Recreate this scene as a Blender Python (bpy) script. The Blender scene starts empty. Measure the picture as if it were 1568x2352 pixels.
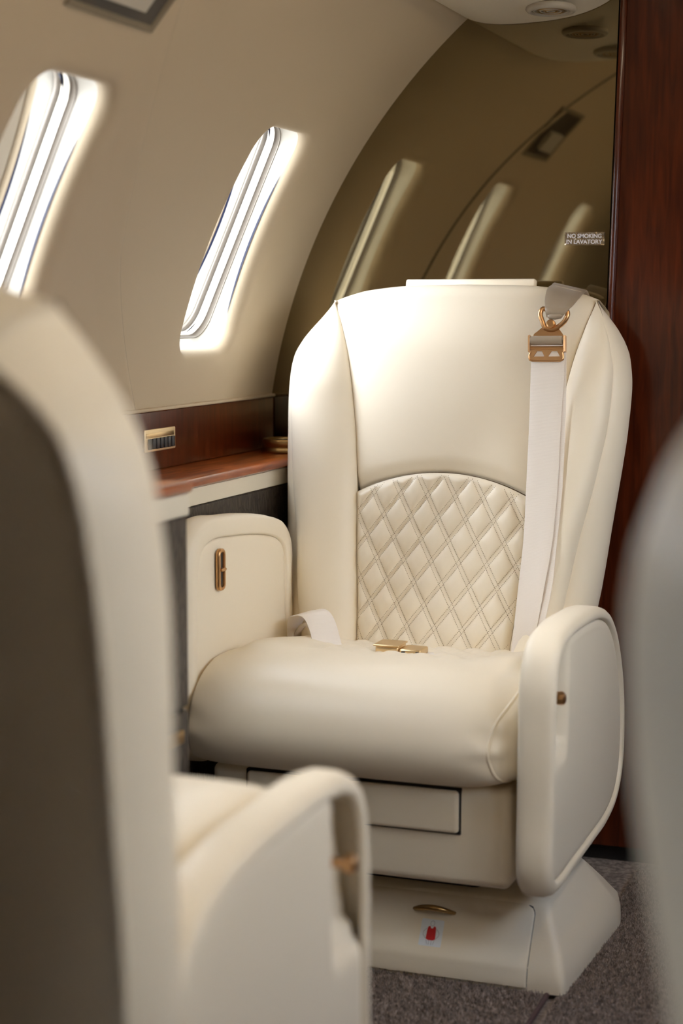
import bpy, math, random
import numpy as np
from mathutils import Matrix, Vector

random.seed(4)
rng = np.random.default_rng(4)
SC = bpy.context.scene
COL = SC.collection

# ------------------------------------------------------------------ camera
F_PX, VPX, VPY, EYE = 4000.0, 2280.0, 708.0, 1.02
pitch = math.atan((1176 - VPY) / F_PX)
yaw = math.atan((VPX - 784) / F_PX * math.cos(pitch))
cd = bpy.data.cameras.new('camera')
cam = bpy.data.objects.new('camera', cd)
COL.objects.link(cam)
cam.location = (0, 0, EYE)
cam.rotation_euler = (math.pi / 2 - pitch, 0, yaw)
cd.sensor_fit = 'VERTICAL'
cd.sensor_height = 36.0
cd.sensor_width = 24.0
cd.lens = F_PX / 2352 * 36
cd.clip_start = 0.05
cd.dof.use_dof = True
cd.dof.focus_distance = 2.96
cd.dof.aperture_fstop = 2.6
SC.camera = cam

# ------------------------------------------------------------------ sky
W = bpy.data.worlds.new('sky')
SC.world = W
W.use_nodes = True
nt = W.node_tree
nt.nodes.clear()
wo = nt.nodes.new('ShaderNodeOutputWorld')
bg = nt.nodes.new('ShaderNodeBackground')
tc = nt.nodes.new('ShaderNodeTexCoord')
sx = nt.nodes.new('ShaderNodeSeparateXYZ')
nz = nt.nodes.new('ShaderNodeTexNoise')
nz.inputs['Scale'].default_value = 2.2
nz.inputs['Detail'].default_value = 5
cr = nt.nodes.new('ShaderNodeValToRGB')          # blue sky <-> white cloud
el = cr.color_ramp.elements
el[0].position = 0.40; el[0].color = (0.17, 0.24, 0.36, 1)
el[1].position = 0.56; el[1].color = (1.0, 0.99, 0.97, 1)
gr = nt.nodes.new('ShaderNodeValToRGB')          # pale ground below the horizon
gr.color_ramp.elements[0].position = 0.46; gr.color_ramp.elements[0].color = (1, 1, 1, 1)
gr.color_ramp.elements[1].position = 0.50; gr.color_ramp.elements[1].color = (0, 0, 0, 1)
hz = nt.nodes.new('ShaderNodeMath'); hz.operation = 'MULTIPLY_ADD'
hz.inputs[1].default_value = 0.5; hz.inputs[2].default_value = 0.5
mxs = nt.nodes.new('ShaderNodeMixRGB')
mxs.inputs[2].default_value = (0.55, 0.53, 0.50, 1)
nt.links.new(tc.outputs['Generated'], sx.inputs[0])
nt.links.new(tc.outputs['Generated'], nz.inputs['Vector'])
nt.links.new(nz.outputs['Fac'], cr.inputs['Fac'])
nt.links.new(sx.outputs['Z'], hz.inputs[0])
nt.links.new(hz.outputs[0], gr.inputs['Fac'])
nt.links.new(gr.outputs['Color'], mxs.inputs[0])
nt.links.new(cr.outputs['Color'], mxs.inputs[1])
nt.links.new(mxs.outputs[0], bg.inputs['Color'])
bg.inputs['Strength'].default_value = 15.0
nt.links.new(bg.outputs[0], wo.inputs[0])

# ------------------------------------------------------------------ sun (veiled by thin cloud)
sd = bpy.data.lights.new('sun', 'SUN')
sd.energy = 10.0
sd.angle = math.radians(40)
sd.color = (1.0, 0.96, 0.90)
sun = bpy.data.objects.new('sun', sd)
COL.objects.link(sun)
sun.rotation_euler = Vector((0.62, 0.58, -0.46)).to_track_quat('-Z', 'Y').to_euler()
sun.location = (-6, -5, 6)

# ------------------------------------------------------------------ exposure
SC.view_settings.view_transform = 'Standard'
SC.view_settings.look = 'None'
SC.view_settings.exposure = 0.2
SC.view_settings.gamma = 1.0
SC.view_settings.use_curve_mapping = False
try:
    SC.cycles.max_bounces = 16
    SC.cycles.diffuse_bounces = 10
    SC.cycles.transparent_max_bounces = 12
    SC.cycles.use_denoising = True
    SC.cycles.sample_clamp_indirect = 6.0
except Exception:
    pass

# ================================================================== materials
def srgb(r, g, b):
    f = lambda c: ((c / 255 + 0.055) / 1.055) ** 2.4 if c > 10 else c / 255 / 12.92
    return (f(r), f(g), f(b), 1)

def mat(name, col, rough=0.5, metal=0.0, bump=None, vary=None, coat=0.0, spec=None, sheen=0.0):
    m = bpy.data.materials.new(name)
    m.use_nodes = True
    t = m.node_tree
    b = t.nodes['Principled BSDF']
    b.inputs['Base Color'].default_value = col
    b.inputs['Roughness'].default_value = rough
    b.inputs['Metallic'].default_value = metal
    if coat:
        b.inputs['Coat Weight'].default_value = coat
        b.inputs['Coat Roughness'].default_value = 0.05
    if spec is not None:
        b.inputs['Specular IOR Level'].default_value = spec
    if sheen:
        b.inputs['Sheen Weight'].default_value = sheen
    co = t.nodes.new('ShaderNodeTexCoord')
    if bump:
        sc_, st_, di_ = bump
        n = t.nodes.new('ShaderNodeTexNoise')
        n.inputs['Scale'].default_value = sc_
        n.inputs['Detail'].default_value = 4
        bp = t.nodes.new('ShaderNodeBump')
        bp.inputs['Strength'].default_value = st_
        bp.inputs['Distance'].default_value = di_
        t.links.new(co.outputs['Object'], n.inputs['Vector'])
        t.links.new(n.outputs['Fac'], bp.inputs['Height'])
        t.links.new(bp.outputs[0], b.inputs['Normal'])
    if vary:
        sc_, amt = vary
        n = t.nodes.new('ShaderNodeTexNoise')
        n.inputs['Scale'].default_value = sc_
        n.inputs['Detail'].default_value = 3
        r = t.nodes.new('ShaderNodeValToRGB')
        r.color_ramp.elements[0].color = tuple(c * (1 - amt) for c in col[:3]) + (1,)
        r.color_ramp.elements[1].color = tuple(min(1, c * (1 + amt)) for c in col[:3]) + (1,)
        r.color_ramp.elements[0].position = 0.3
        r.color_ramp.elements[1].position = 0.7
        t.links.new(co.outputs['Object'], n.inputs['Vector'])
        t.links.new(n.outputs['Fac'], r.inputs['Fac'])
        t.links.new(r.outputs['Color'], b.inputs['Base Color'])
    return m

def wood(name, dark, light, scale=(1, 1, 1), rough=0.12):
    m = bpy.data.materials.new(name)
    m.use_nodes = True
    t = m.node_tree
    b = t.nodes['Principled BSDF']
    co = t.nodes.new('ShaderNodeTexCoord')
    mp = t.nodes.new('ShaderNodeMapping')
    mp.inputs['Scale'].default_value = scale
    n = t.nodes.new('ShaderNodeTexNoise')
    n.inputs['Scale'].default_value = 6
    n.inputs['Detail'].default_value = 8
    n.inputs['Distortion'].default_value = 0.6
    r = t.nodes.new('ShaderNodeValToRGB')
    r.color_ramp.elements[0].position = 0.32
    r.color_ramp.elements[1].position = 0.72
    r.color_ramp.elements[0].color = dark
    r.color_ramp.elements[1].color = light
    t.links.new(co.outputs['Object'], mp.inputs[0])
    t.links.new(mp.outputs[0], n.inputs['Vector'])
    t.links.new(n.outputs['Fac'], r.inputs['Fac'])
    t.links.new(r.outputs['Color'], b.inputs['Base Color'])
    b.inputs['Roughness'].default_value = 0.35
    b.inputs['Coat Weight'].default_value = 0.55
    b.inputs['Specular IOR Level'].default_value = 0.2
    b.inputs['Coat Roughness'].default_value = rough
    # slight orange peel in the varnish
    n2 = t.nodes.new('ShaderNodeTexNoise')
    n2.inputs['Scale'].default_value = 30
    bp = t.nodes.new('ShaderNodeBump')
    bp.inputs['Strength'].default_value = 0.05
    bp.inputs['Distance'].default_value = 0.002
    t.links.new(co.outputs['Object'], n2.inputs['Vector'])
    t.links.new(n2.outputs['Fac'], bp.inputs['Height'])
    t.links.new(bp.outputs[0], b.inputs['Coat Normal'])
    return m

M = {}
M['leather'] = mat('cream_leather', (0.84, 0.765, 0.625, 1), 0.42, bump=(420, 0.10, 0.0006), spec=0.4)
M['leather_aft'] = M['leather']
M['stitch'] = mat('tan_thread', (0.22, 0.155, 0.08, 1), 0.8)
M['gap'] = mat('black_gap', (0.012, 0.011, 0.012, 1), 0.7)
M['wall'] = mat('beige_wall_fabric', (0.50, 0.41, 0.285, 1), 0.65, bump=(260, 0.12, 0.001), vary=(1.5, 0.03))
M['joint'] = mat('dark_joint', (0.06, 0.05, 0.035, 1), 0.8)
M['ceiling'] = mat('ceiling_fabric', (0.68, 0.58, 0.43, 1), 0.7)
M['liner'] = mat('window_liner', (0.60, 0.575, 0.51, 1), 0.3, spec=0.5)
M['shade'] = mat('window_shade_plastic', (0.20, 0.175, 0.145, 1), 0.35)
M['seal'] = mat('dark_blue_seal', (0.015, 0.02, 0.05, 1), 0.4)
M['oframe'] = mat('acrylic_edge', (0.085, 0.10, 0.14, 1), 0.2)
M['wood'] = wood('varnished_mahogany', (0.040, 0.0055, 0.0010, 1), (0.105, 0.019, 0.004, 1), (14, 14, 1.2))
M['wood_h'] = wood('varnished_cherry', (0.16, 0.030, 0.006, 1), (0.46, 0.12, 0.024, 1), (14, 1.4, 14))
M['cream'] = mat('cream_trim', (0.72, 0.67, 0.55, 1), 0.45)
M['copper'] = mat('brushed_copper', (0.62, 0.37, 0.18, 1), 0.28, 1.0, bump=(900, 0.04, 0.0003))
M['gold'] = mat('satin_gold', (0.78, 0.58, 0.32, 1), 0.28, 1.0)
M['bronze'] = mat('dark_bronze', (0.42, 0.28, 0.12, 1), 0.3, 1.0)
M['button'] = mat('black_button', (0.02, 0.02, 0.022, 1), 0.35)
M['plate'] = mat('switch_plate_gold', (0.80, 0.62, 0.36, 1), 0.35, 0.6)
M['satin'] = mat('champagne_satin_webbing', (0.36, 0.295, 0.22, 1), 0.33, sheen=0.2, spec=0.6)
M['pod'] = mat('ceiling_pod_shell', (0.74, 0.70, 0.60, 1), 0.35)
M['vent'] = mat('vent_grey', (0.45, 0.42, 0.36, 1), 0.4)
M['sticker'] = mat('sticker_white', (0.78, 0.84, 0.90, 1), 0.4)
M['red'] = mat('sticker_red', (0.55, 0.006, 0.012, 1), 0.4)
M['ink'] = mat('sticker_line', (0.30, 0.33, 0.40, 1), 0.5)
M['letter'] = mat('placard_letter', (0.78, 0.76, 0.78, 1), 0.4)

def webbing():
    m = mat('ivory_webbing', (0.80, 0.745, 0.69, 1), 0.5, sheen=0.25)
    t = m.node_tree
    b = t.nodes['Principled BSDF']
    co = t.nodes.new('ShaderNodeTexCoord')
    w = t.nodes.new('ShaderNodeTexWave')
    w.bands_direction = 'Z'
    w.inputs['Scale'].default_value = 190
    w.inputs['Distortion'].default_value = 0.4
    bp = t.nodes.new('ShaderNodeBump')
    bp.inputs['Strength'].default_value = 0.22
    bp.inputs['Distance'].default_value = 0.0006
    t.links.new(co.outputs['Object'], w.inputs['Vector'])
    t.links.new(w.outputs['Fac'], bp.inputs['Height'])
    t.links.new(bp.outputs[0], b.inputs['Normal'])
    return m
M['web'] = webbing()

def croc():
    m = bpy.data.materials.new('embossed_crocodile_leather')
    m.use_nodes = True
    t = m.node_tree
    b = t.nodes['Principled BSDF']
    b.inputs['Roughness'].default_value = 0.42
    co = t.nodes.new('ShaderNodeTexCoord')
    mp = t.nodes.new('ShaderNodeMapping')
    mp.inputs['Scale'].default_value = (60, 75, 26)
    v = t.nodes.new('ShaderNodeTexVoronoi')
    v.feature = 'DISTANCE_TO_EDGE'
    v.inputs['Scale'].default_value = 1.5
    r = t.nodes.new('ShaderNodeValToRGB')
    r.color_ramp.elements[0].position = 0.0
    r.color_ramp.elements[1].position = 0.16
    r.color_ramp.elements[0].color = (0.010, 0.008, 0.007, 1)
    r.color_ramp.elements[1].color = (0.050, 0.038, 0.030, 1)
    bp = t.nodes.new('ShaderNodeBump')
    bp.inputs['Strength'].default_value = 0.6
    bp.inputs['Distance'].default_value = 0.002
    t.links.new(co.outputs['Object'], mp.inputs[0])
    t.links.new(mp.outputs[0], v.inputs['Vector'])
    t.links.new(v.outputs['Distance'], r.inputs['Fac'])
    t.links.new(r.outputs['Color'], b.inputs['Base Color'])
    t.links.new(v.outputs['Distance'], bp.inputs['Height'])
    t.links.new(bp.outputs[0], b.inputs['Normal'])
    return m
M['croc'] = croc()

def mirror_mat():
    m = bpy.data.materials.new('bronze_mirror')
    m.use_nodes = True
    t = m.node_tree
    b = t.nodes['Principled BSDF']
    b.inputs['Base Color'].default_value = (0.30, 0.245, 0.15, 1)
    b.inputs['Metallic'].default_value = 1.0
    b.inputs['Roughness'].default_value = 0.02
    return m
M['mirror'] = mirror_mat()

def glass_mat(name, tint, gloss):
    m = bpy.data.materials.new(name)
    m.use_nodes = True
    t = m.node_tree
    t.nodes.clear()
    o = t.nodes.new('ShaderNodeOutputMaterial')
    tr = t.nodes.new('ShaderNodeBsdfTransparent')
    tr.inputs[0].default_value = tint
    g = t.nodes.new('ShaderNodeBsdfGlossy')
    g.inputs['Roughness'].default_value = 0.02
    fr = t.nodes.new('ShaderNodeFresnel')
    fr.inputs['IOR'].default_value = gloss
    mx = t.nodes.new('ShaderNodeMixShader')
    t.links.new(fr.outputs[0], mx.inputs[0])
    t.links.new(tr.outputs[0], mx.inputs[1])
    t.links.new(g.outputs[0], mx.inputs[2])
    t.links.new(mx.outputs[0], o.inputs[0])
    return m
M['pane'] = glass_mat('acrylic_pane', (0.93, 0.96, 1.0, 1), 1.2)
M['clear'] = glass_mat('clear_plate', (0.86, 0.85, 0.80, 1), 1.45)

def carpet_mat():
    m = bpy.data.materials.new('brown_carpet')
    m.use_nodes = True
    t = m.node_tree
    b = t.nodes['Principled BSDF']
    b.inputs['Roughness'].default_value = 0.9
    b.inputs['Sheen Weight'].default_value = 0.3
    co = t.nodes.new('ShaderNodeTexCoord')
    n = t.nodes.new('ShaderNodeTexNoise')
    n.inputs['Scale'].default_value = 130
    n.inputs['Detail'].default_value = 3
    r = t.nodes.new('ShaderNodeValToRGB')
    r.color_ramp.elements[0].position = 0.36
    r.color_ramp.elements[1].position = 0.70
    r.color_ramp.elements[0].color = (0.10, 0.075, 0.066, 1)
    r.color_ramp.elements[1].color = (0.42, 0.34, 0.30, 1)
    t.links.new(co.outputs['Object'], n.inputs['Vector'])
    t.links.new(n.outputs['Fac'], r.inputs['Fac'])
    t.links.new(r.outputs['Color'], b.inputs['Base Color'])
    return m
M['carpet'] = carpet_mat()

# ================================================================== helpers
def tag(o, label=None, cat=None, group=None, kind=None):
    if label: o['label'] = label
    if cat: o['category'] = cat
    if group: o['group'] = group
    if kind: o['kind'] = kind
    return o

def empty(name, loc=(0, 0, 0), rz=0.0):
    o = bpy.data.objects.new(name, None)
    o.empty_display_size = 0.1
    o.location = loc
    o.rotation_euler = (0, 0, rz)
    COL.objects.link(o)
    return o

class MB:
    """collects verts / faces for ONE mesh object"""
    def __init__(s):
        s.v = []; s.f = []
    def add(s, verts, faces):
        k = len(s.v)
        s.v += [tuple(map(float, p)) for p in verts]
        s.f += [tuple(int(i) + k for i in f) for f in faces]
        return s
    def grid(s, P, closed_u=False, flip=False):
        P = np.asarray(P, float)
        n, m = P.shape[:2]
        idx = np.arange(n * m).reshape(n, m)
        fs = []
        mu = m if closed_u else m - 1
        a = idx[:-1, :]; 
        j = np.arange(mu); j2 = (j + 1) % m
        q = np.stack([idx[:-1][:, j], idx[:-1][:, j2], idx[1:][:, j2], idx[1:][:, j]], -1).reshape(-1, 4)
        if flip: q = q[:, ::-1]
        return s.add(P.reshape(-1, 3), q)
    def fan(s, ring, centre, flip=False):
        n = len(ring)
        fs = [(i, (i + 1) % n, n) for i in range(n)]
        if flip: fs = [f[::-1] for f in fs]
        return s.add(list(ring) + [centre], fs)
    def box(s, lo, hi, bevel=0.0):
        x0, y0, z0 = lo; x1, y1, z1 = hi
        if bevel <= 0:
            v = [(x0, y0, z0), (x1, y0, z0), (x1, y1, z0), (x0, y1, z0), (x0, y0, z1), (x1, y0, z1), (x1, y1, z1), (x0, y1, z1)]
            return s.add(v, [(3, 2, 1, 0), (4, 5, 6, 7), (0, 1, 5, 4), (1, 2, 6, 5), (2, 3, 7, 6), (3, 0, 4, 7)])
        return s.rbox(lo, hi, bevel)
    def rbox(s, lo, hi, r, seg=4):
        """box with all edges rounded (spherified cube rings)"""
        c = (np.array(lo) + np.array(hi)) / 2; h = (np.array(hi) - np.array(lo)) / 2
        r = min(r, *(h * 0.999))
        th = np.linspace(0, math.pi / 2, seg + 1)
        ang = []
        for k in range(4):
            ang += [(k, t) for t in th]
        sg = [(1, 1), (-1, 1), (-1, -1), (1, -1)]
        rings = []
        for zsg in (-1, 1):
            tt = th if zsg > 0 else th[::-1]
            for t in tt:
                rr = r * math.cos(t); z = zsg * (h[2] - r + r * math.sin(t))
                ring = []
                for k, a in ang:
                    aa = a + k * math.pi / 2
                    ring.append((c[0] + sg[k][0] * (h[0] - r) + rr * math.cos(aa), c[1] + sg[k][1] * (h[1] - r) + rr * math.sin(aa), c[2] + z))
                rings.append(ring)
        s.grid(np.array(rings), closed_u=True)
        n = len(rings[0])
        s.add(rings[0], [tuple(range(n))[::-1]])
        s.add(rings[-1], [tuple(range(n))])
        return s
    def tube(s, pts, rad, n=10, caps=True):
        pts = np.asarray(pts, float)
        rad = np.broadcast_to(np.asarray(rad, float), (len(pts),))
        T = np.gradient(pts, axis=0); T /= np.linalg.norm(T, axis=1)[:, None] + 1e-12
        ref = np.array([0, 0, 1.0]) if abs(T[0][2]) < 0.9 else np.array([1.0, 0, 0])
        rings = []
        u = np.cross(T[0], ref); u /= np.linalg.norm(u)
        a = np.arange(n) / n * 2 * math.pi
        for p, t, r in zip(pts, T, rad):
            u = u - t * (u @ t); u /= np.linalg.norm(u)
            w = np.cross(t, u)
            rings.append(p + r * (np.cos(a)[:, None] * u + np.sin(a)[:, None] * w))
        s.grid(np.array(rings), closed_u=True)
        if caps:
            s.add(rings[0], [tuple(range(n))[::-1]]); s.add(rings[-1], [tuple(range(n))])
        return s
    def ribbon(s, C, Wd, N, th):
        """strap: centre points C, half-width vectors Wd, normals N, thickness th"""
        C = np.asarray(C, float); Wd = np.asarray(Wd, float); N = np.asarray(N, float)
        h = th / 2
        ks = [(-1, -.5), (-.97, -1), (-.5, -1), (0, -1), (.5, -1), (.97, -1), (1, -.5), (1, .5), (.97, 1), (.5, 1), (0, 1), (-.5, 1), (-.97, 1), (-1, .5)]
        R = np.stack([C + a * Wd + b * h * N for a, b in ks], 1)
        s.grid(R, closed_u=True)
        n = len(ks)
        s.add(R[0], [tuple(range(n))[::-1]]); s.add(R[-1], [tuple(range(n))])
        return s
    def build(s, name, m, parent=None, smooth=True, X=None, flip=False, sharp=None):
        V = np.array(s.v, float)
        if X is not None:
            V = V * np.array(X)
        me = bpy.data.meshes.new(name)
        F = [f[::-1] for f in s.f] if flip else s.f
        me.from_pydata(V.tolist(), [], F)
        me.materials.append(m)
        if smooth:
            me.polygons.foreach_set('use_smooth', [True] * len(me.polygons))
            if sharp:
                me.set_sharp_from_angle(angle=math.radians(sharp))
        me.update()
        o = bpy.data.objects.new(name, me)
        COL.objects.link(o)
        if parent is not None:
            o.parent = parent
        return o

def cr_interp(xs, ys):
    """smooth 1-D curve through points (pchip-like)"""
    xs = np.array(xs, float); ys = np.array(ys, float)
    d = np.diff(ys) / np.diff(xs)
    m = np.zeros_like(ys)
    m[0], m[-1] = d[0], d[-1]
    for i in range(1, len(xs) - 1):
        m[i] = 0 if d[i - 1] * d[i] <= 0 else 2 * d[i - 1] * d[i] / (d[i - 1] + d[i])
    def f(x):
        x = np.clip(np.asarray(x, float), xs[0], xs[-1])
        i = np.clip(np.searchsorted(xs, x) - 1, 0, len(xs) - 2)
        h = xs[i + 1] - xs[i]; t = (x - xs[i]) / h
        return ys[i] * (1 + 2 * t) * (1 - t) ** 2 + h * m[i] * t * (1 - t) ** 2 + ys[i + 1] * t * t * (3 - 2 * t) + h * m[i + 1] * t * t * (t - 1)
    return f

def spline(pts, n, closed=False):
    """Catmull-Rom through pts, n samples evenly spaced by length"""
    P = np.array(pts, float)
    k = len(P)
    out = []
    rng_ = range(k if closed else k - 1)
    for i in rng_:
        if closed:
            p0, p1, p2, p3 = P[(i - 1) % k], P[i], P[(i + 1) % k], P[(i + 2) % k]
        else:
            p1, p2 = P[i], P[i + 1]
            p0 = P[i - 1] if i else 2 * p1 - p2
            p3 = P[i + 2] if i + 2 < k else 2 * p2 - p1
        t = np.linspace(0, 1, 24, endpoint=False)[:, None]
        d0, d1, d2 = (np.linalg.norm(p1 - p0) + 1e-9, np.linalg.norm(p2 - p1) + 1e-9, np.linalg.norm(p3 - p2) + 1e-9)
        m1 = ((p1 - p0) / d0 * d1 + (p2 - p1) / d1 * d0) / (d0 + d1) * d1
        m2 = ((p2 - p1) / d1 * d2 + (p3 - p2) / d2 * d1) / (d1 + d2) * d1
        out.append((2 * t ** 3 - 3 * t ** 2 + 1) * p1 + (t ** 3 - 2 * t ** 2 + t) * m1 + (3 * t ** 2 - 2 * t ** 3) * p2 + (t ** 3 - t ** 2) * m2)
    Q = np.concatenate(out)
    Q = np.vstack([Q, Q[:1] if closed else P[-1:]])
    L = np.r_[0, np.cumsum(np.linalg.norm(np.diff(Q, axis=0), axis=1))]
    s_ = np.linspace(0, L[-1], n + 1)[:-1] if closed else np.linspace(0, L[-1], n)
    return np.stack([np.interp(s_, L, Q[:, j]) for j in range(P.shape[1])], 1)

def smoothstep(a, b, x):
    t = np.clip((np.asarray(x, float) - a) / (b - a), 0, 1)
    return t * t * (3 - 2 * t)

def edge_cluster(n):
    t = np.linspace(0, 1, n)
    return 0.5 - 0.5 * np.cos(math.pi * t) * (0.65 + 0.35 * np.abs(np.cos(math.pi * t)))

def inset_loop(P, d):
    """inset a closed 2-D loop (n,2), counter-clockwise, by d"""
    T = np.roll(P, -1, 0) - np.roll(P, 1, 0)
    T /= np.linalg.norm(T, axis=1)[:, None] + 1e-12
    N = np.stack([-T[:, 1], T[:, 0]], 1)
    Q = P + N * d
    for _ in range(int(d / 0.001)):
        Q = 0.5 * Q + 0.25 * (np.roll(Q, 1, 0) + np.roll(Q, -1, 0))
    return Q

def rrect(cx, cy, w, h, r, n=8):
    pts = []
    for k, (sx_, sy_) in enumerate(((1, 1), (-1, 1), (-1, -1), (1, -1))):
        for t in np.linspace(0, math.pi / 2, n):
            a = t + k * math.pi / 2
            pts.append((cx + sx_ * (w / 2 - r) + r * math.cos(a), cy + sy_ * (h / 2 - r) + r * math.sin(a)))
    return np.array(pts)

# ================================================================== cabin shell
YB = 3.15                 # aft bulkhead
YF = -2.6                 # forward end
XC = -0.37                # cabin centre line
WCX, WCZ, WR = -0.168, 0.663, 1.163     # sidewall arc (left), mirrored about XC for the right
WIN_PITCH = 0.737
WIN_Y = [2.812, 2.075, 1.16, -0.20]  # last one is added, unseen, to light the seat at the right edge
WIN_Y_RIGHT = [2.62, 2.18, 1.74, 1.30]  # unseen windows, added close together to brighten the aisle side

def arc_pt(a):            # a: angle above horizontal, left side
    return np.array([WCX - WR * math.cos(a), WCZ + WR * math.sin(a)])
def arc_n(a):             # outward normal
    return np.array([-math.cos(a), math.sin(a)])
A0 = math.asin((0.849 - WCZ) / WR)
A1 = math.asin((1.712 - WCZ) / WR)
AW0 = math.asin((0.921 - WCZ) / WR); AW1 = math.asin((1.330 - WCZ) / WR)   # window opening
WA = (AW0 + AW1) / 2
WHH = (AW1 - AW0) / 2 * WR     # half height along the arc
WHW = 0.128                    # half width along y

def wall_xyz(y, arc, depth, side):
    """arc: metres along the wall from window centre angle; depth: outward"""
    a = WA + arc / WR
    p = arc_pt(a) + arc_n(a) * depth
    if depth > 0.02:        # the window unit itself is flat
        k = float(smoothstep(0.026, 0.05, depth))
        fl_ = arc_pt(WA) + arc_n(WA) * depth + np.array([math.sin(WA), math.cos(WA)]) * arc
        p = p * (1 - k) + fl_ * k
    x = p[0] if side < 0 else 2 * XC - p[0]
    return (x, y, p[1])

def wloop(w, h, r, n=9, m=9):
    """rounded rectangle with subdivided straight sides (starts right, counter-clockwise)"""
    C4 = ((1, 1), (-1, 1), (-1, -1), (1, -1))
    pts = []
    for k, (a, b) in enumerate(C4):
        arc_ = []
        for t in np.linspace(0, math.pi / 2, n):
            q = t + k * math.pi / 2
            arc_.append((a * (w / 2 - r) + r * math.cos(q), b * (h / 2 - r) + r * math.sin(q)))
        pts += arc_
        a2, b2 = C4[(k + 1) % 4]
        q = (k + 1) * math.pi / 2
        nx_ = (a2 * (w / 2 - r) + r * math.cos(q), b2 * (h / 2 - r) + r * math.sin(q))
        for t in np.linspace(0, 1, m + 2)[1:-1]:
            pts.append((arc_[-1][0] + (nx_[0] - arc_[-1][0]) * t, arc_[-1][1] + (nx_[1] - arc_[-1][1]) * t))
    return np.array(pts)

# window loop: list of (inset, depth)
def win_loops(yc, rings, side, n=11):
    out = []
    for ins, dep, rad in rings:
        L = wloop(2 * (WHW - ins), 2 * (WHH - ins), rad)
        out.append([wall_xyz(yc + p[0], p[1], dep, side) for p in L])
    return np.array(out)

FIL = [(-0.008, 0.0, 0.066), (0.000, 0.0008, 0.062), (0.006, 0.0026, 0.057), (0.011, 0.0055, 0.053), (0.0155, 0.0098, 0.049), (0.019, 0.0155, 0.046), (0.021, 0.0215, 0.044), (0.0215, 0.026, 0.0435)]

def build_wall(side, name):
    mb = MB()
    wins = WIN_Y if side < 0 else WIN_Y_RIGHT
    # cells: along y split at window rects; along arc split below / window band / above
    lo, hi = (A0 - WA) * WR, (A1 - WA) * WR
    mg = 0.020
    wy, wa = WHW + mg, WHH + mg
    ys = [YF]
    for yc in sorted(wins):
        ys += [yc - wy, yc + wy]
    ys.append(YB + 0.02)
    def patch(y0, y1, a0, a1):
        ny = max(2, int((y1 - y0) / 0.06) + 2); na = max(2, int((a1 - a0) / 0.012) + 2)
        P = np.array([[wall_xyz(y, a, 0, side) for y in np.linspace(y0, y1, ny)] for a in np.linspace(a0, a1, na)])
        mb.grid(P, flip=side < 0)
    patch(YF, YB + 0.02, lo, -wa)
    patch(YF, YB + 0.02, wa, hi)
    for i in range(0, len(ys), 2):
        if ys[i + 1] > ys[i] + 1e-4:
            patch(ys[i], ys[i + 1], -wa, wa)
    for yc in wins:
        n = 9
        sq = wloop(2 * WHW, 2 * WHH, 0.062)
        # push every point of the loop out to the surrounding rectangle
        outer = []
        for q in wloop(2 * wy, 2 * wa, 0.062 + mg * 0.5):
            outer.append(q)
        outer = np.array(outer)
        nn_, mm_ = 9, 9
        for k, (sx_, sy_) in enumerate(((1, 1), (-1, 1), (-1, -1), (1, -1))):
            b0 = k * (nn_ + mm_)
            p0, p1 = outer[b0].copy(), outer[b0 + nn_ - 1].copy()
            cnr = np.array([sx_ * wy, sy_ * wa])
            for j in range(nn_):
                t = j / (nn_ - 1)
                outer[b0 + j] = p0 + (cnr - p0) * t * 2 if t <= 0.5 else cnr + (p1 - cnr) * (t * 2 - 1)
        R0 = [wall_xyz(yc + q[0], q[1], 0, side) for q in outer]
        Rb = [wall_xyz(yc + q[0] * (1 + 0.008 / wy), q[1] * (1 + 0.008 / wa), 0.0007, side) for q in outer]
        loops = [Rb, R0] + list(win_loops(yc, FIL, side, n))
        mb.grid(np.array(loops), closed_u=True, flip=side < 0)
    o = mb.build(name, M['wall'])
    tag(o, kind='structure')
    return o

wl = build_wall(-1, 'wall_left')
wr = build_wall(1, 'wall_right')

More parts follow.
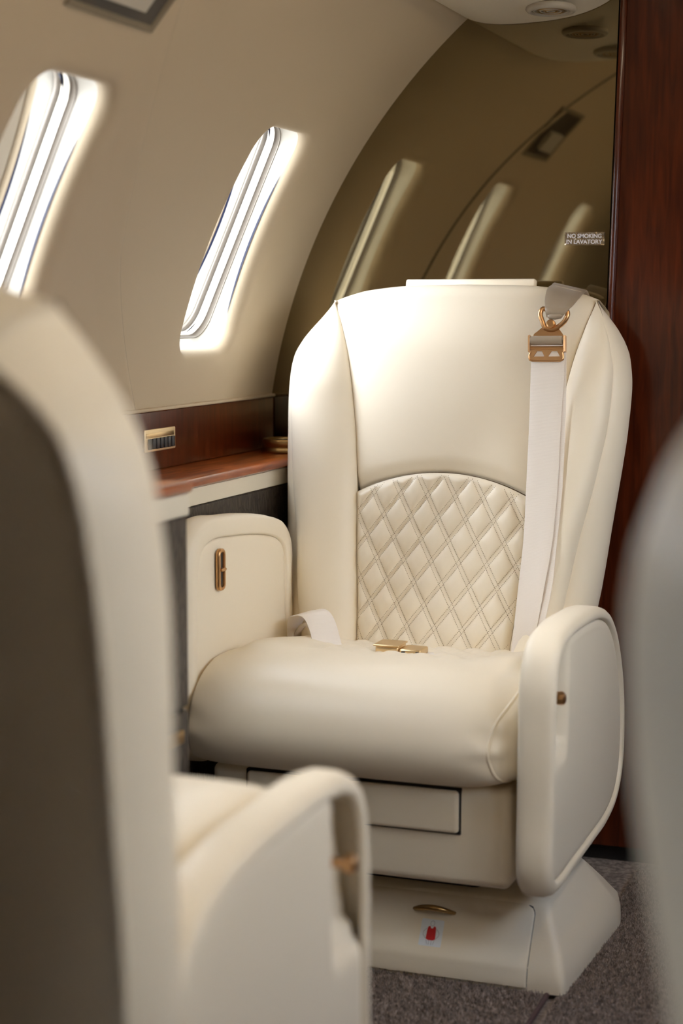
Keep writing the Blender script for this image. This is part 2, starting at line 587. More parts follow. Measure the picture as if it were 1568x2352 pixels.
def build_window(yc, side, k):
    root = empty('window_%d' % k, (0, 0, 0))
    tag(root, kind='structure')
    fl = side < 0
    def ring(name, rings, m):
        MB().grid(win_loops(yc, rings, side), closed_u=True, flip=fl).build(name, m, root, sharp=50)
    r = 0.042
    ring('reveal_liner', [(0.0215, 0.0258, 0.0435), (0.0222, 0.0283, r), (0.0222, 0.034, r), (0.0228, 0.041, r), (0.0235, 0.0445, r)], M['liner'])
    ring('shade_track', [(0.0235, 0.0445, r), (0.0245, 0.0450, r), (0.0232, 0.0458, r), (0.0220, 0.0465, r), (0.0220, 0.0530, r), (0.0236, 0.0552, r)], M['shade'])
    ring('inner_frame', [(0.0236, 0.0552, r), (0.0226, 0.0560, r), (0.0222, 0.0655, r)], M['liner'])
    ring('gasket', [(0.0222, 0.0655, r), (0.0195, 0.0660, r), (0.0188, 0.0685, r), (0.0195, 0.0705, r), (0.0228, 0.0710, r)], M['seal'])
    ring('outer_frame', [(0.0228, 0.0710, r), (0.0222, 0.088, r), (0.0205, 0.0885, r), (0.0205, 0.0910, r), (0.0228, 0.0915, r), (0.0228, 0.103, r)], M['oframe'])
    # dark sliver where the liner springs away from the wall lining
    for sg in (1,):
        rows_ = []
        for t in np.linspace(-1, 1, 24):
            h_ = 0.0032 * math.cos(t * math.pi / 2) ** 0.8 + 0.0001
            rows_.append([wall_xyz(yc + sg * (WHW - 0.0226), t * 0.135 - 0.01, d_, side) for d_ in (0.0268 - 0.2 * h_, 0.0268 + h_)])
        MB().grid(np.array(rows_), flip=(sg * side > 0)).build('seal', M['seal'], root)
    # two acrylic panes, each a thin closed slab following the wall
    for d0, nm in ((0.062, 'pane'), (0.093, 'pane')):
        L = [win_loops(yc, [(i, d, max(r - (i - 0.022), 0.004))], side)[0] for i, d in ((0.0226, d0), (0.05, d0), (0.09, d0))]
        mbp = MB()
        cen = np.array(wall_xyz(yc, 0, d0, side))
        # fill by a strip of rows (keeps the curve of the wall)
        rows = []
        for a in np.linspace(-WHH + 0.024, WHH - 0.024, 14):
            ins = max(0.0, abs(a) - (WHH - 0.024 - r))
            w_ = WHW - 0.0236 - (r - math.sqrt(max(r * r - ins * ins, 0)))
            rows.append([wall_xyz(yc + s_ * w_, a, d0, side) for s_ in (-1, -0.4, 0.4, 1)])
        mbp.grid(np.array(rows), flip=fl)
        mbp.build(nm, M['pane'], root)
    return root

for i, yc in enumerate(WIN_Y):
    build_window(yc, -1, i + 1)
for i, yc in enumerate(WIN_Y_RIGHT):
    build_window(yc, 1, i + 1 + len(WIN_Y))

# lapped joint between two sidewall panels: a low ramp whose dark open side faces aft
jr, jd = [], []
for a in np.linspace(A0 + 0.004, A1 - 0.004, 40):
    p = arc_pt(a)
    y = 2.39 - (p[1] - 1.089) * 0.73 + 0.05 * math.sin(math.pi * min(max((p[1] - 1.089) / 0.5, 0), 1))
    q = lambda dy, d: (p[0] + d * math.cos(a), y + dy, p[1] - d * math.sin(a))
    jr.append([q(-0.075, 0.0001), q(-0.055, 0.0006), q(-0.030, 0.0018), q(-0.010, 0.0034), q(-0.002, 0.0040), q(0.0, 0.0034), q(0.0, -0.0005)])
    jd.append([q(0.0, 0.0030), q(0.0012, 0.0018), q(0.0042, 0.0006), q(0.0062, 0.0002)])
tag(MB().grid(np.array(jr)).build('trim_1', M['wall']), kind='structure')
tag(MB().grid(np.array(jd)).build('trim_2', M['joint']), kind='structure')

# ceiling: flat centre panel between the two arcs
pc = arc_pt(A1)
cx0, cx1 = pc[0], 2 * XC - pc[0]
P = np.array([[(x, y, pc[1] + 0.03 * (1 - ((x - XC) / (cx1 - XC)) ** 2)) for x in np.linspace(cx0, cx1, 14)] for y in np.linspace(YF, YB, 12)])
tag(MB().grid(P, flip=True).build('ceiling', M['ceiling']), kind='structure')

# added warm fill strips, unseen: mid ceiling and above the right windows
M['lamp'] = bpy.data.materials.new('warm_fill_diffuser')
M['lamp'].use_nodes = True
_b = M['lamp'].node_tree.nodes['Principled BSDF']
_b.inputs['Emission Color'].default_value = (1.0, 0.81, 0.56, 1)
_b.inputs['Emission Strength'].default_value = 9.5
def add_fill_strip(x, z, ry, y0, y1, label):
    ym, hl = (y0 + y1) / 2, (y1 - y0) / 2
    r = empty('fill_strip', (x, ym, z))
    r.rotation_euler = (0, ry, 0)
    tag(r, label, 'fill light', 'added fill strips')
    MB().rbox((-0.034, -hl, -0.004), (0.034, hl, 0.012), 0.003, 2).build('housing', M['vent'], r, sharp=40)
    MB().rbox((-0.027, 0.02 - hl, -0.010), (0.027, hl - 0.02, -0.002), 0.003, 2).build('diffuser', M['lamp'], r, sharp=40)
add_fill_strip(XC, pc[1] + 0.030, 0.0, 0.95, 2.40, 'long warm strip added as fill light along the middle of the ceiling, out of frame')
add_fill_strip(0.13, 1.560, math.radians(42), 1.05, 3.05, 'long warm strip added as fill light above the right hand windows, out of frame')

# floor slab
XL, XR = -1.34, 2 * XC + 1.34
tag(MB().box((XL, YF, -0.06), (XR, YB + 0.05, -0.012)).build('floor', M['carpet'], smooth=False), kind='structure')

# lower sidewalls (dado below the ledge)
for side, nm in ((-1, 'wall_left_lower'), (1, 'wall_right_lower')):
    x0 = -1.345 if side < 0 else 2 * XC + 1.316
    mb = MB().box((x0, YF, -0.02), (x0 + 0.029, YB, 0.757))
    tag(mb.build('trim_%d' % (3 if side < 0 else 4), M['croc'], smooth=False), kind='structure')

# forward end wall
prof = [(arc_pt(a)[0], arc_pt(a)[1]) for a in np.linspace(A0, A1, 20)]
prof = [(prof[0][0] - 0.02, -0.02)] + prof
full = prof + [(2 * XC - x, z) for x, z in prof[::-1]]
n = len(full)
tag(MB().add([(x, YF, z) for x, z in full], [tuple(range(n))]).add([(x, YF - 0.03, z) for x, z in full], [tuple(range(n))[::-1]]).build('wall_forward', M['wood'], smooth=False), kind='structure')

# aft bulkhead core behind mirror and wood
tag(MB().add([(x, YB + 0.012, z) for x, z in full], [tuple(range(n))[::-1]]).add([(x, YB + 0.05, z) for x, z in full], [tuple(range(n))]).build('wall_aft', M['gap'], smooth=False), kind='structure')

# bronze mirror panel on the bulkhead
def edge_x(z):
    return -0.6535 + 0.0245 * (z - 1.026)
mp = [(arc_pt(a)[0] + 0.0, arc_pt(a)[1]) for a in np.linspace(A0, A1, 40)]
mp = [(-1.32, 0.0), (-1.32, mp[0][1])] + mp
top_z = mp[-1][1]
mp += [(edge_x(1.74) - 0.004, 1.742), (edge_x(0.0) - 0.004, 0.0)]
n = len(mp)
mb = MB().add([(x, YB, z) for x, z in mp], [tuple(range(n))])
mb.add([(x, YB + 0.010, z) for x, z in mp], [tuple(range(n))[::-1]])
mb.add([(x, YB, z) for x, z in mp] + [(x, YB + 0.010, z) for x, z in mp], [((i + 1) % n, i, i + n, (i + 1) % n + n) for i in range(n)])
o = mb.build('mirror', M['mirror'], smooth=False)
tag(o, 'bronze tinted mirror panel covering the bulkhead behind the upright cream seat', 'mirror')

# glossy mahogany partition right of the mirror
root = empty('wood_partition', (edge_x(0.0), YB - 0.004, 0))
tag(root, 'glossy dark red mahogany partition panel right of the bronze mirror', 'partition')
def P_(x, y, z): return (x - edge_x(0.0), y - (YB - 0.004), z)
mb = MB()
zb, zt = 0.02, 1.745
sec = [(0.001, 0.0), (0.0005, -0.006), (0.002, -0.011), (0.005, -0.0125), (0.009, -0.0115), (0.0115, -0.008), (0.0125, -0.002), (0.0125, 0.004)]
mb.grid(np.array([[P_(edge_x(z) + a, YB - 0.004 + b, z) for a, b in sec] for z in np.linspace(zb, zt, 4)]), flip=True)
mb.build('edge_post', M['wood'], root, sharp=60)
mb = MB()
mb.add([P_(edge_x(zb) + 0.013, YB - 0.006, zb), P_(0.10, YB - 0.006, zb), P_(0.10, YB - 0.006, zt), P_(edge_x(zt) + 0.013, YB - 0.006, zt),
        P_(edge_x(zb) + 0.013, YB + 0.010, zb), P_(0.10, YB + 0.010, zb), P_(0.10, YB + 0.010, zt), P_(edge_x(zt) + 0.013, YB + 0.010, zt)],
       [(0, 1, 2, 3), (5, 4, 7, 6), (1, 5, 6, 2), (4, 0, 3, 7), (3, 2, 6, 7), (4, 5, 1, 0)])
mb.build('panel', M['wood'], root, smooth=False)
mb = MB().box(P_(0.11, YB - 0.006, zb), P_(0.62, YB + 0.010, zt - 0.25))
mb.build('panel', M['wood'], root, smooth=False)

# placard on the mirror
def make_text(s, size, loc_y, m, parent, name, sq=1.0):
    cu = bpy.data.curves.new(name, 'FONT')
    cu.body = s
    cu.size = size
    cu.align_x = 'CENTER'
    cu.extrude = 0.0004
    cu.offset = size * 0.016
    ob = bpy.data.objects.new(name, cu)
    COL.objects.link(ob)
    bpy.context.view_layer.update()
    me = bpy.data.meshes.new_from_object(ob.evaluated_get(bpy.context.evaluated_depsgraph_get()))
    bpy.data.objects.remove(ob)
    xs = [v.co.x for v in me.vertices]
    w0 = max(xs) - min(xs)
    for v in me.vertices:
        x, y, z = v.co
        v.co = ((x - (max(xs) + min(xs)) / 2) * sq / w0, -z - 0.0022, y + loc_y)
    me.materials.append(m)
    o = bpy.data.objects.new(name, me)
    COL.objects.link(o)
    o.parent = parent
    return o
pl = empty('placard', (-0.6995, YB - 0.0005, 1.1455))
pl.rotation_euler = (0, math.radians(0.6), 0)
tag(pl, 'small clear NO SMOKING IN LAVATORY placard with white capital letters stuck on mirror', 'placard')
mb = MB()
gx = np.linspace(-0.0365, 0.0365, 40); gz = np.linspace(-0.0115, 0.0115, 16)
G = np.zeros((16, 40, 3))
nzv = rng.normal(0, 1, (16, 40))
nzv = (nzv + np.roll(nzv, 1, 0) + np.roll(nzv, 1, 1) + np.roll(nzv, 2, 1)) / 2
for i, z in enumerate(gz):
    for j, x in enumerate(gx):
        G[i, j] = (x, -0.0016 - 0.0006 * nzv[i, j], z)
mb.grid(G)
M['foil'] = mat('crinkled_foil', (0.36, 0.30, 0.22, 1), 0.22, 0.85)
mb.build('plate', M['foil'], pl)
make_text('NO SMOKING', 0.0105, 0.0012, M['letter'], pl, 'lettering', 0.0625)
make_text('IN LAVATORY', 0.0105, -0.0092, M['letter'], pl, 'lettering', 0.0655)

# mahogany dado panel above the ledge
tag(MB().rbox((-1.3195, YF + 0.01, 0.7495), (-1.311, YB - 0.002, 0.8490), 0.003, 3).build('baseboard_left', M['wood'], sharp=60), kind='structure')
mb = MB().rbox((-1.322, YF + 0.01, 0.8485), (-1.306, YB - 0.002, 0.8545), 0.0025, 3)
tag(mb.build('trim_5', M['wall'], sharp=60), kind='structure')
tag(MB().rbox((2 * XC + 1.311, YF + 0.01, 0.7495), (2 * XC + 1.3195, YB - 0.03, 0.8490), 0.003, 3).build('baseboard_right', M['wood'], sharp=60), kind='structure')

# side ledges
def ledge(side, label, y0, y1):
    sg = 1 if side < 0 else -1
    x0 = -1.317 if side < 0 else 2 * XC + 1.317
    r = empty('side_ledge', (x0, y0, 0))
    tag(r, label, 'ledge')
    Lg = y1 - y0
    w_ = 0.119 if side < 0 else 0.075
    sec = [(0.0, 0.735), (0.0, 0.749), (w_ - 0.014, 0.749), (w_ - 0.006, 0.7478), (w_ - 0.001, 0.744), (w_ + 0.001, 0.739), (w_, 0.734), (w_ - 0.004, 0.731), (w_ - 0.010, 0.730), (0.0, 0.730)]
    for nm, s_, m_ in (('ledge_top', sec, M['wood_h']),
                       ('cream_strip', [(0.0, 0.7005), (0.0, 0.7295), (w_ - 0.009, 0.7295), (w_ - 0.008, 0.7285), (w_ - 0.008, 0.7015), (w_ - 0.009, 0.7005)], M['cream']),
                       ('leather_panel', [(w_ - 0.03, -0.008), (w_ - 0.03, 0.7000), (w_ - 0.012, 0.7000), (w_ - 0.009, 0.697), (w_ - 0.009, -0.008)], M['croc'])):
        P = np.array([[(sg * a, y, z) for a, z in s_] for y in np.linspace(0, Lg, 12)])
        mb_ = MB().grid(P, closed_u=True, flip=sg > 0)
        k = len(s_)
        mb_.add(P[0], [tuple(range(k))[::-1 if sg < 0 else 1]]); mb_.add(P[-1], [tuple(range(k))[::1 if sg < 0 else -1]])
        mb_.build(nm, m_, r, sharp=40)
    return r
ledge(-1, 'varnished cherry wood ledge with cream edge strip along the left wall under the windows', YF + 0.02, YB - 0.003)
ledge(1, 'varnished wood ledge along the right wall outside the picture', YF + 0.02, YB - 0.04)

# switch plate
sw = empty('switch_panel', (-1.311, 2.645, 0.800))
tag(sw, 'gold switch plate with a row of small dark buttons on the wood panel', 'switch')
MB().rbox((-0.001, -0.058, -0.019), (0.003, 0.058, 0.019), 0.002, 3).build('plate', M['plate'], sw, sharp=50)
MB().rbox((0.0025, -0.055, 0.005), (0.0042, 0.0495, 0.0125), 0.0008, 2).build('label_strip', M['gold'], sw, sharp=50)
for k in range(7):
    y = 0.0445 - k * 0.0145
    MB().rbox((0.0025, y - 0.0058, -0.0145), (0.0062, y + 0.0058, 0.0035), 0.0012, 2).build('button', M['button'], sw, sharp=50)

# cup holder on the ledge by the mirror
cup = empty('cup_holder', (-1.250, 3.055, 0.749))
tag(cup, 'round bronze cup holder with dark well sunk in the ledge end by mirror', 'cup holder')
def lathe(prof, n=40):
    a = np.arange(n) / n * 2 * math.pi
    return np.array([[(r_ * math.cos(t), r_ * math.sin(t), z) for t in a] for r_, z in prof])
MB().grid(lathe([(0.044, 0.0), (0.046, 0.003), (0.044, 0.008), (0.040, 0.011), (0.042, 0.016), (0.0425, 0.023), (0.040, 0.026), (0.036, 0.0262), (0.034, 0.024), (0.033, 0.012)]), closed_u=True).build('ring', M['bronze'], cup, sharp=60)
MB().grid(lathe([(0.0335, 0.0225), (0.030, 0.008), (0.0001, 0.006)]), closed_u=True).build('well', M['button'], cup)

# console (folding table cabinet) between the facing seats
con = empty('table_console', (-1.08, 1.85, 0))
tag(con, 'dark leather covered table console with cherry wood top between the two left seats', 'console')
cxo, cyo = -1.08, 1.85
def cb(lo, hi, r, nm, m_, sh=40):
    return MB().rbox((lo[0] - cxo, lo[1] - cyo, lo[2]), (hi[0] - cxo, hi[1] - cyo, hi[2]), r, 4).build(nm, m_, con, sharp=sh)
CXF, CYF = -0.985, 2.075
cb((-1.195, 1.69, 0.778), (CXF + 0.004, CYF + 0.006, 0.793), 0.006, 'console_top', M['wood_h'])
cb((-1.195, 1.695, 0.748), (CXF, CYF, 0.7775), 0.003, 'cream_strip', M['cream'])
cb((-1.195, 1.70, 0.492), (CXF - 0.002, CYF - 0.003, 0.7475), 0.004, 'upper_door', M['croc'])
cb((-1.195, 1.70, -0.005), (CXF - 0.002, CYF - 0.003, 0.486), 0.004, 'lower_door', M['croc'])
cb((-1.19, 1.71, 0.484), (CXF - 0.008, CYF - 0.010, 0.494), 0.001, 'joint', M['gap'])
cb((CXF - 0.004, 2.005, 0.447), (CXF + 0.004, 2.045, 0.465), 0.002, 'latch', M['bronze'])

# ================================================================== aircraft seats
# local frame: x across (aisle side = +x, mirrored by mir), y backwards, z up; front of cushion near y = 0
HW = cr_interp([0.38, 0.43, 0.50, 0.56, 0.64, 0.80, 0.88, 0.93, 0.965, 0.99, 1.01, 1.024, 1.034], [0.240, 0.262, 0.278, 0.285, 0.291, 0.303, 0.306, 0.301, 0.288, 0.274, 0.258, 0.245, 0.236])
SEAM = cr_interp([0.38, 0.43, 0.606, 0.696, 0.833, 0.933, 0.995, 1.034], [0.137, 0.138, 0.156, 0.166, 0.186, 0.206, 0.225, 0.2405])
WELT = cr_interp([0.38, 0.43, 0.52, 0.625, 0.748, 0.858, 0.909, 0.96, 1.0, 1.034], [0.200, 0.215, 0.235, 0.250, 0.272, 0.285, 0.286, 0.275, 0.256, 0.238])
ZTOP = cr_interp([0, 0.1, 0.18, 0.225, 0.2405], [1.062, 1.060, 1.052, 1.040, 1.034])
YBACK, ZBACK = 0.430, 0.43

def CXS(z):
    return -0.011 * np.clip((0.8 - np.asarray(z, float)) / 0.37, 0, 1)

def bezier3(P0, P1, P2, P3, t):
    t = t[:, None]
    return (1 - t) ** 3 * P0 + 3 * t * (1 - t) ** 2 * P1 + 3 * t * t * (1 - t) * P2 + t ** 3 * P3

NODE = np.array([-0.0124, 0.6589])
QA1 = np.array([0.0213, -0.0378]); QA2 = np.array([-0.0286, -0.0370])
QM = np.linalg.inv(np.stack([QA1, QA2], 1))

def quilt_height(x, z):
    ab = np.tensordot(QM, np.stack([x - NODE[0], z - NODE[1]]), axes=1)
    h = 1.0
    for c in ab:
        d = np.abs(c - np.round(c))
        h = h * np.sin(np.clip((d - 0.075) / 0.36, 0, 1) * math.pi / 2) ** 0.55
    inband = 0
    return h

def make_seat(name, loc, rz, mir, tilt, hi, label, wall_arm=True, drop=0.0, flare=0.0, arm_dx=0.0, zs_=1.0, cush=0.0, arm_dz=0.0):
    root = empty(name, loc, rz)
    tag(root, label, 'seat', 'cream leather cabin seats')
    X = (mir, 1, zs_)
    fl = mir < 0
    L = M['leather']
    def B(mb, nm, m=None, parent=None, sharp=None, smooth=True):
        return mb.build(nm, m or L, parent or root, smooth, X, fl, sharp)
    def bk(x, f, z):
        x, f, z = np.broadcast_arrays(np.asarray(x, float), np.asarray(f, float), np.asarray(z, float))
        z = z - drop * np.clip((z - 0.6) / 0.46, 0, None)
        return np.stack([x, YBACK + (z - ZBACK) * tilt - f, z], -1)

    def zdip(f, z):          # the top corner falls away towards the rear
        return 0.024 * np.clip(-np.asarray(f, float) / 0.118, 0, 1.0) ** 1.5 * smoothstep(0.93, 1.034, z)

    def wext(sg, z):
        k0 = float(smoothstep(1.034, 0.934, z))
        return (((0.020 if sg < 0 else -0.009) if hi else 0.0) + flare * (0.5 + 2.6 * (0.82 - z))) * k0

    zt = 1.034
    nz_ = 90 if hi else 50
    zs = zt - (zt - 0.40) * (1 - np.linspace(0, 1, nz_) ** 1.0) ** 1.3
    for sg in (-1, 1):
        rows_f, rows_s = [], []
        for z in zs:
            xs_, xw, xh = float(SEAM(z)), float(WELT(z)), float(HW(z))
            c = float(CXS(z))
            k = float(smoothstep(zt, zt - 0.16, z))
            k2 = float(smoothstep(zt, zt - 0.05, z))
            ww = wext(sg, z)
            xw += ww; xh += ww
            P0 = np.array([xs_, -0.004]); P3 = np.array([xw, 0.002 - 0.006 * (1 - k2)])
            dx = xw - xs_
            P1 = P0 + np.array([dx * 0.16, 0.052 * k]); P2 = P3 + np.array([-dx * 0.02, 0.046 * k])
            t = edge_cluster(22)
            q = bezier3(P0, P1, P2, P3, t)
            dd = np.minimum(t, 1 - t) * max(dx, 0.02)
            q[:, 1] -= 0.0022 * np.exp(-(dd / 0.0022) ** 2)
            rows_f.append(bk(sg * q[:, 0] + c, q[:, 1], z))
            # boxing panel
            S0 = P3; S3 = np.array([xh - 0.012, -0.118]); ex = max(xh - xw, 0)
            S1 = np.array([xw + ex * 0.75 + 0.004 * k, -0.008]); S2 = np.array([xh + 0.010 * k + 0.0, -0.062])
            q2 = bezier3(S0, S1, S2, S3, edge_cluster(18))
            d2 = np.minimum(np.linspace(0, 1, 18), 1 - np.linspace(0, 1, 18)) * 0.12
            q2[:, 0] -= 0.0016 * np.exp(-(d2 / 0.003) ** 2)
            rows_s.append(bk(sg * q2[:, 0] + c, q2[:, 1], z - zdip(q2[:, 1], z)))
        B(MB().grid(np.array(rows_f), flip=sg < 0), 'wing_cushion')
        mb = MB().grid(np.array(rows_s), flip=sg < 0)
        B(mb, 'wing_boxing')
        # sewn seam cords (dark stitched groove lines)
        front = np.array(rows_f)
        mbp = MB().tube(front[:, 0] + np.array([0, 0.0012, 0]), 0.0013, 6)
        mbp.tube(front[:, -1] + np.array([0, 0.0004, 0]), 0.0012, 6)
        B(mbp, 'seam', M['stitch'])

    # ---- centre: head panel and lumbar panel
    def arch(u):
        return 0.692 + 0.043 * (1 - np.abs(u + 0.05) ** 2.0)
    nu = 61
    u = -np.cos(np.linspace(0, math.pi, nu)); u = 0.6 * u + 0.4 * np.linspace(-1, 1, nu)
    def cx_at(uu, z):
        return CXS(z) + uu * SEAM(z)
    def pillow(uu, z):
        return 0.010 * (1 - np.abs(uu) ** 3.0) * smoothstep(1.05, 0.95, z) - 0.0035 * np.abs(uu) ** 6 - 0.003 * np.exp(-((1 - np.abs(uu)) * 0.17 / 0.003) ** 2)
    vv = np.r_[edge_cluster(44)]
    rows = []
    z0 = arch(u); zt_u = ZTOP(np.abs(u) * 0.2405)
    for v in vv:
        z = z0 + (zt_u - 0.022 - z0) * v
        f = pillow(u, z) - 0.004 * np.exp(-(v * 0.3 / 0.0035) ** 2) + 0.007 * (smoothstep(0, 0.10, v) - 1) 
        # soft sitting creases fanning up from the arch corners
        f = f + 0.0016 * np.sin(9 * u + 14 * v) * np.exp(-(v / 0.22) ** 2) * smoothstep(0.3, 0.95, np.abs(u))
        rows.append(bk(cx_at(u, z), f, z))
    for a in np.linspace(0, math.pi / 2, 9)[1:]:
        z = zt_u - 0.022 + 0.022 * math.sin(a)
        f = pillow(u, zt_u - 0.022) * math.cos(a) - 0.022 * (1 - math.cos(a))
        rows.append(bk(cx_at(u, np.minimum(z, 1.034)), f, z))
    for f in (-0.045, -0.075, -0.10):
        rows.append(bk(cx_at(u, np.minimum(zt_u, 1.034)), f, zt_u - zdip(f, 1.034) * np.abs(u) ** 4))
    for a in np.linspace(0, math.pi / 2, 5)[1:]:
        rows.append(bk(cx_at(u, np.minimum(zt_u, 1.034)), -0.10 - 0.018 * math.sin(a), zt_u - 0.018 * (1 - math.cos(a)) - zdip(-0.10, 1.034) * np.abs(u) ** 4))
    B(MB().grid(np.array(rows)), 'head_panel')
    ed = np.array(rows)[0]
    B(MB().tube(ed + np.array([0, 0.0010, 0]), 0.0013, 6), 'seam', M['stitch'])

    nq = 190 if hi else 40
    uq = np.linspace(-1, 1, nq)
    vq = np.linspace(0, 1, nq + 20)
    za = arch(uq)
    zz = 0.40 + (za[None, :] - 0.40) * vq[:, None]
    uu = np.broadcast_to(uq, zz.shape)
    xx = cx_at(uu, zz)
    edge = np.minimum((1 - np.abs(uu)) * 0.15, (za[None, :] - zz))
    H_ = quilt_height(xx, zz) * smoothstep(0, 0.012, edge)
    ff = 0.006 * (1 - np.abs(uu) ** 4) + 0.0062 * H_ - 0.005 * np.exp(-(edge / 0.0035) ** 2) + 0.002
    lum = B(MB().grid(bk(xx, ff, zz)), 'lumbar_panel')
    if hi:
        # rows of twin stitching
        mb = MB()
        for fam in (0, 1):
            for k in range(-14, 15):
                for dl in (-0.085, 0.085):
                    c = k + dl
                    s_ = np.arange(-16, 16, 0.0033 / 0.0455)
                    ab = np.stack([np.full_like(s_, c), s_]) if fam == 0 else np.stack([s_, np.full_like(s_, c)])
                    pts = NODE[:, None] + QA1[:, None] * ab[0] + QA2[:, None] * ab[1]
                    dv = QA2 if fam == 0 else QA1
                    dv = dv / np.linalg.norm(dv)
                    for px_, pz_ in pts.T:
                        if pz_ < 0.41 or pz_ > 0.74: continue
                        un = (px_ - float(CXS(pz_))) / float(SEAM(pz_))
                        if abs(un) > 0.985 or pz_ > arch(un) - 0.003: continue
                        ed_ = min((1 - abs(un)) * 0.15, arch(un) - pz_)
                        hq = float(quilt_height(np.array(px_), np.array(pz_))) * float(smoothstep(0, 0.012, ed_))
                        f = 0.006 * (1 - abs(un) ** 4) + 0.0062 * hq - 0.005 * math.exp(-(ed_ / 0.0035) ** 2) + 0.0022
                        a = 0.00105; b = 0.00058
                        q = [(px_ - dv[0] * a, f, pz_ - dv[1] * a), (px_ + dv[0] * a, f, pz_ + dv[1] * a), (px_ - dv[1] * b, f, pz_ + dv[0] * b), (px_ + dv[1] * b, f, pz_ - dv[0] * b), (px_, f + 0.0004, pz_), (px_, f - 0.0004, pz_)]
                        V = [bk(*p) for p in q]
                        mb.add(V, [(0, 2, 4), (2, 1, 4), (1, 3, 4), (3, 0, 4), (2, 0, 5), (1, 2, 5), (3, 1, 5), (0, 3, 5)])
        tag(B(mb, 'stitching', M['stitch'], lum), kind='stuff')

    # ---- rear shell
    rows = []
    for z in np.linspace(0.40, 1.034, 40):
        hl, hr = float(HW(z)) - 0.012 + wext(-1, z), float(HW(z)) - 0.012 + wext(1, z); c = float(CXS(z)) + (hr - hl) / 2; h = (hl + hr) / 2
        uu1 = np.linspace(-1, 1, 31)
        rows.append(bk(c + uu1 * h, -0.118 - 0.030 * (1 - np.abs(uu1) ** 4) * smoothstep(1.05, 0.97, z), z - zdip(-0.118, z) * np.abs(uu1) ** 4))
    ut = np.linspace(-1, 1, 31)
    zt_ = ZTOP(np.abs(ut) * 0.2405)
    rows.append(bk(ut * 0.224, -0.118, np.maximum(zt_ - 0.018, 1.0345) - zdip(-0.118, 1.034) * np.abs(ut) ** 4))
    B(MB().grid(np.array(rows), flip=True), 'back_shell')
    for sg in (-1, 1):
        e = np.array([bk(sg * (float(HW(z)) - 0.0125 + wext(sg, z)) + float(CXS(z)), -0.1185, z - float(zdip(-0.118, z))) for z in np.linspace(0.40, 1.02, 40)])
        B(MB().tube(e, 0.0025 if hi else 0.0045, 8), 'piping')
    # padded headrest flap on the rear top
    mb = MB()
    mb.rbox((-0.128, -0.006, -0.05), (0.114, 0.010, 0.0), 0.004, 3)
    fl_o = mb.build('headrest_flap', L, root, True, X, fl)
    fl_o.location = (0, YBACK + (1.06 - ZBACK) * tilt + 0.075, (1.0715 - drop) * zs_)
    fl_o.rotation_euler = (-math.atan(tilt), 0, 0)

    # ---- seat cushion
    prof = spline([(0.50, 0.425), (0.42, 0.438), (0.33, 0.450), (0.24, 0.464), (0.15, 0.474), (0.075, 0.468), (0.022, 0.444), (-0.010, 0.405), (-0.020, 0.372), (-0.012, 0.340), (0.006, 0.320), (0.035, 0.311), (0.10, 0.308)], 90)
    fr = smoothstep(0.30, 0.05, prof[:, 0])
    nxu = 75 if hi else 51
    uc = -np.cos(np.linspace(0, math.pi, nxu)); uc = 0.55 * uc + 0.45 * np.linspace(-1, 1, nxu)
    T = np.gradient(prof, axis=0); T /= np.linalg.norm(T, axis=1)[:, None]
    Np = np.stack([T[:, 1], -T[:, 0]], 1)
    if Np[50] @ np.array([-1, 0]) < 0: Np = -Np
    bul = np.exp(-np.abs((prof[:, 1] - 0.382) / 0.082) ** 2.6) * (prof[:, 0] < 0.09)
    xe_r = 0.252 - 0.040 * bul - 0.01 * smoothstep(0.25, 0.35, prof[:, 0])
    xe_l = 0.268 - 0.004 * bul - 0.01 * smoothstep(0.25, 0.35, prof[:, 0])
    G = np.zeros((90, nxu, 3))
    for j, w in enumerate(uc):
        dr_ = 0.013 * np.abs(w) ** 10 + 0.004 * np.abs(w) ** 3 * bul
        dr_ = dr_ * (0.6 if w < 0 else 1.0)
        wing = 0.013 * smoothstep(0.45, 0.80, abs(w)) * smoothstep(0.96, 0.82, abs(w)) * smoothstep(0.10, 0.16, prof[:, 0])
        # small creases near the end caps
        cre = 0.0016 * np.sin(prof[:, 1] * 130 + w * 9) * smoothstep(0.80, 0.97, abs(w)) * bul
        off = -dr_ + wing + cre
        G[:, j, 0] = np.where(w > 0, xe_r, xe_l) * w
        G[:, j, 1] = prof[:, 0] + Np[:, 0] * off
        G[:, j, 2] = prof[:, 1] + Np[:, 1] * off
        if abs(w) < 0.6 and hi:
            m_ = (prof[:, 0] > 0.16)
            G[m_, j, 2] += 0.006 * quilt_height(G[m_, j, 0], G[m_, j, 1] + 0.05) * smoothstep(0.6, 0.52, abs(w)) * smoothstep(0.16, 0.19, prof[m_, 0])
    G[:, :, 2] += cush * smoothstep(0.33, 0.45, G[:, :, 2])
    B(MB().grid(G, flip=True), 'seat_cushion')
    for sg, j in ((-1, 0), (1, nxu - 1)):
        e = G[:, j]
        if not (hi and sg < 0):
            B(MB().tube(e[:88], 0.0024, 8), 'piping')
        # end gusset: rings from the piping to a smaller loop, closed
        loop = e[6:88]
        cen = loop.mean(0)
        rings = []
        for s_, dx_ in ((1.0, 0.0), (0.985, 0.004), (0.93, 0.012), (0.8, 0.018), (0.55, 0.020), (0.25, 0.021), (0.01, 0.021)):
            q = cen + (loop - cen) * s_
            q[:, 0] = sg * np.minimum(np.abs(loop[:, 0]) * min(1, s_ + 0.3) + 0 * s_, 0.2535) if False else loop[:, 0] + sg * dx_ * (1.0 + 0.9 * bul[6:88])
            q[:, 0] = sg * np.minimum(np.abs(q[:, 0]), 0.2545 if sg > 0 else 0.268)
            rings.append(q)
        B(MB().grid(np.array(rings), closed_u=True, flip=sg > 0), 'gusset')

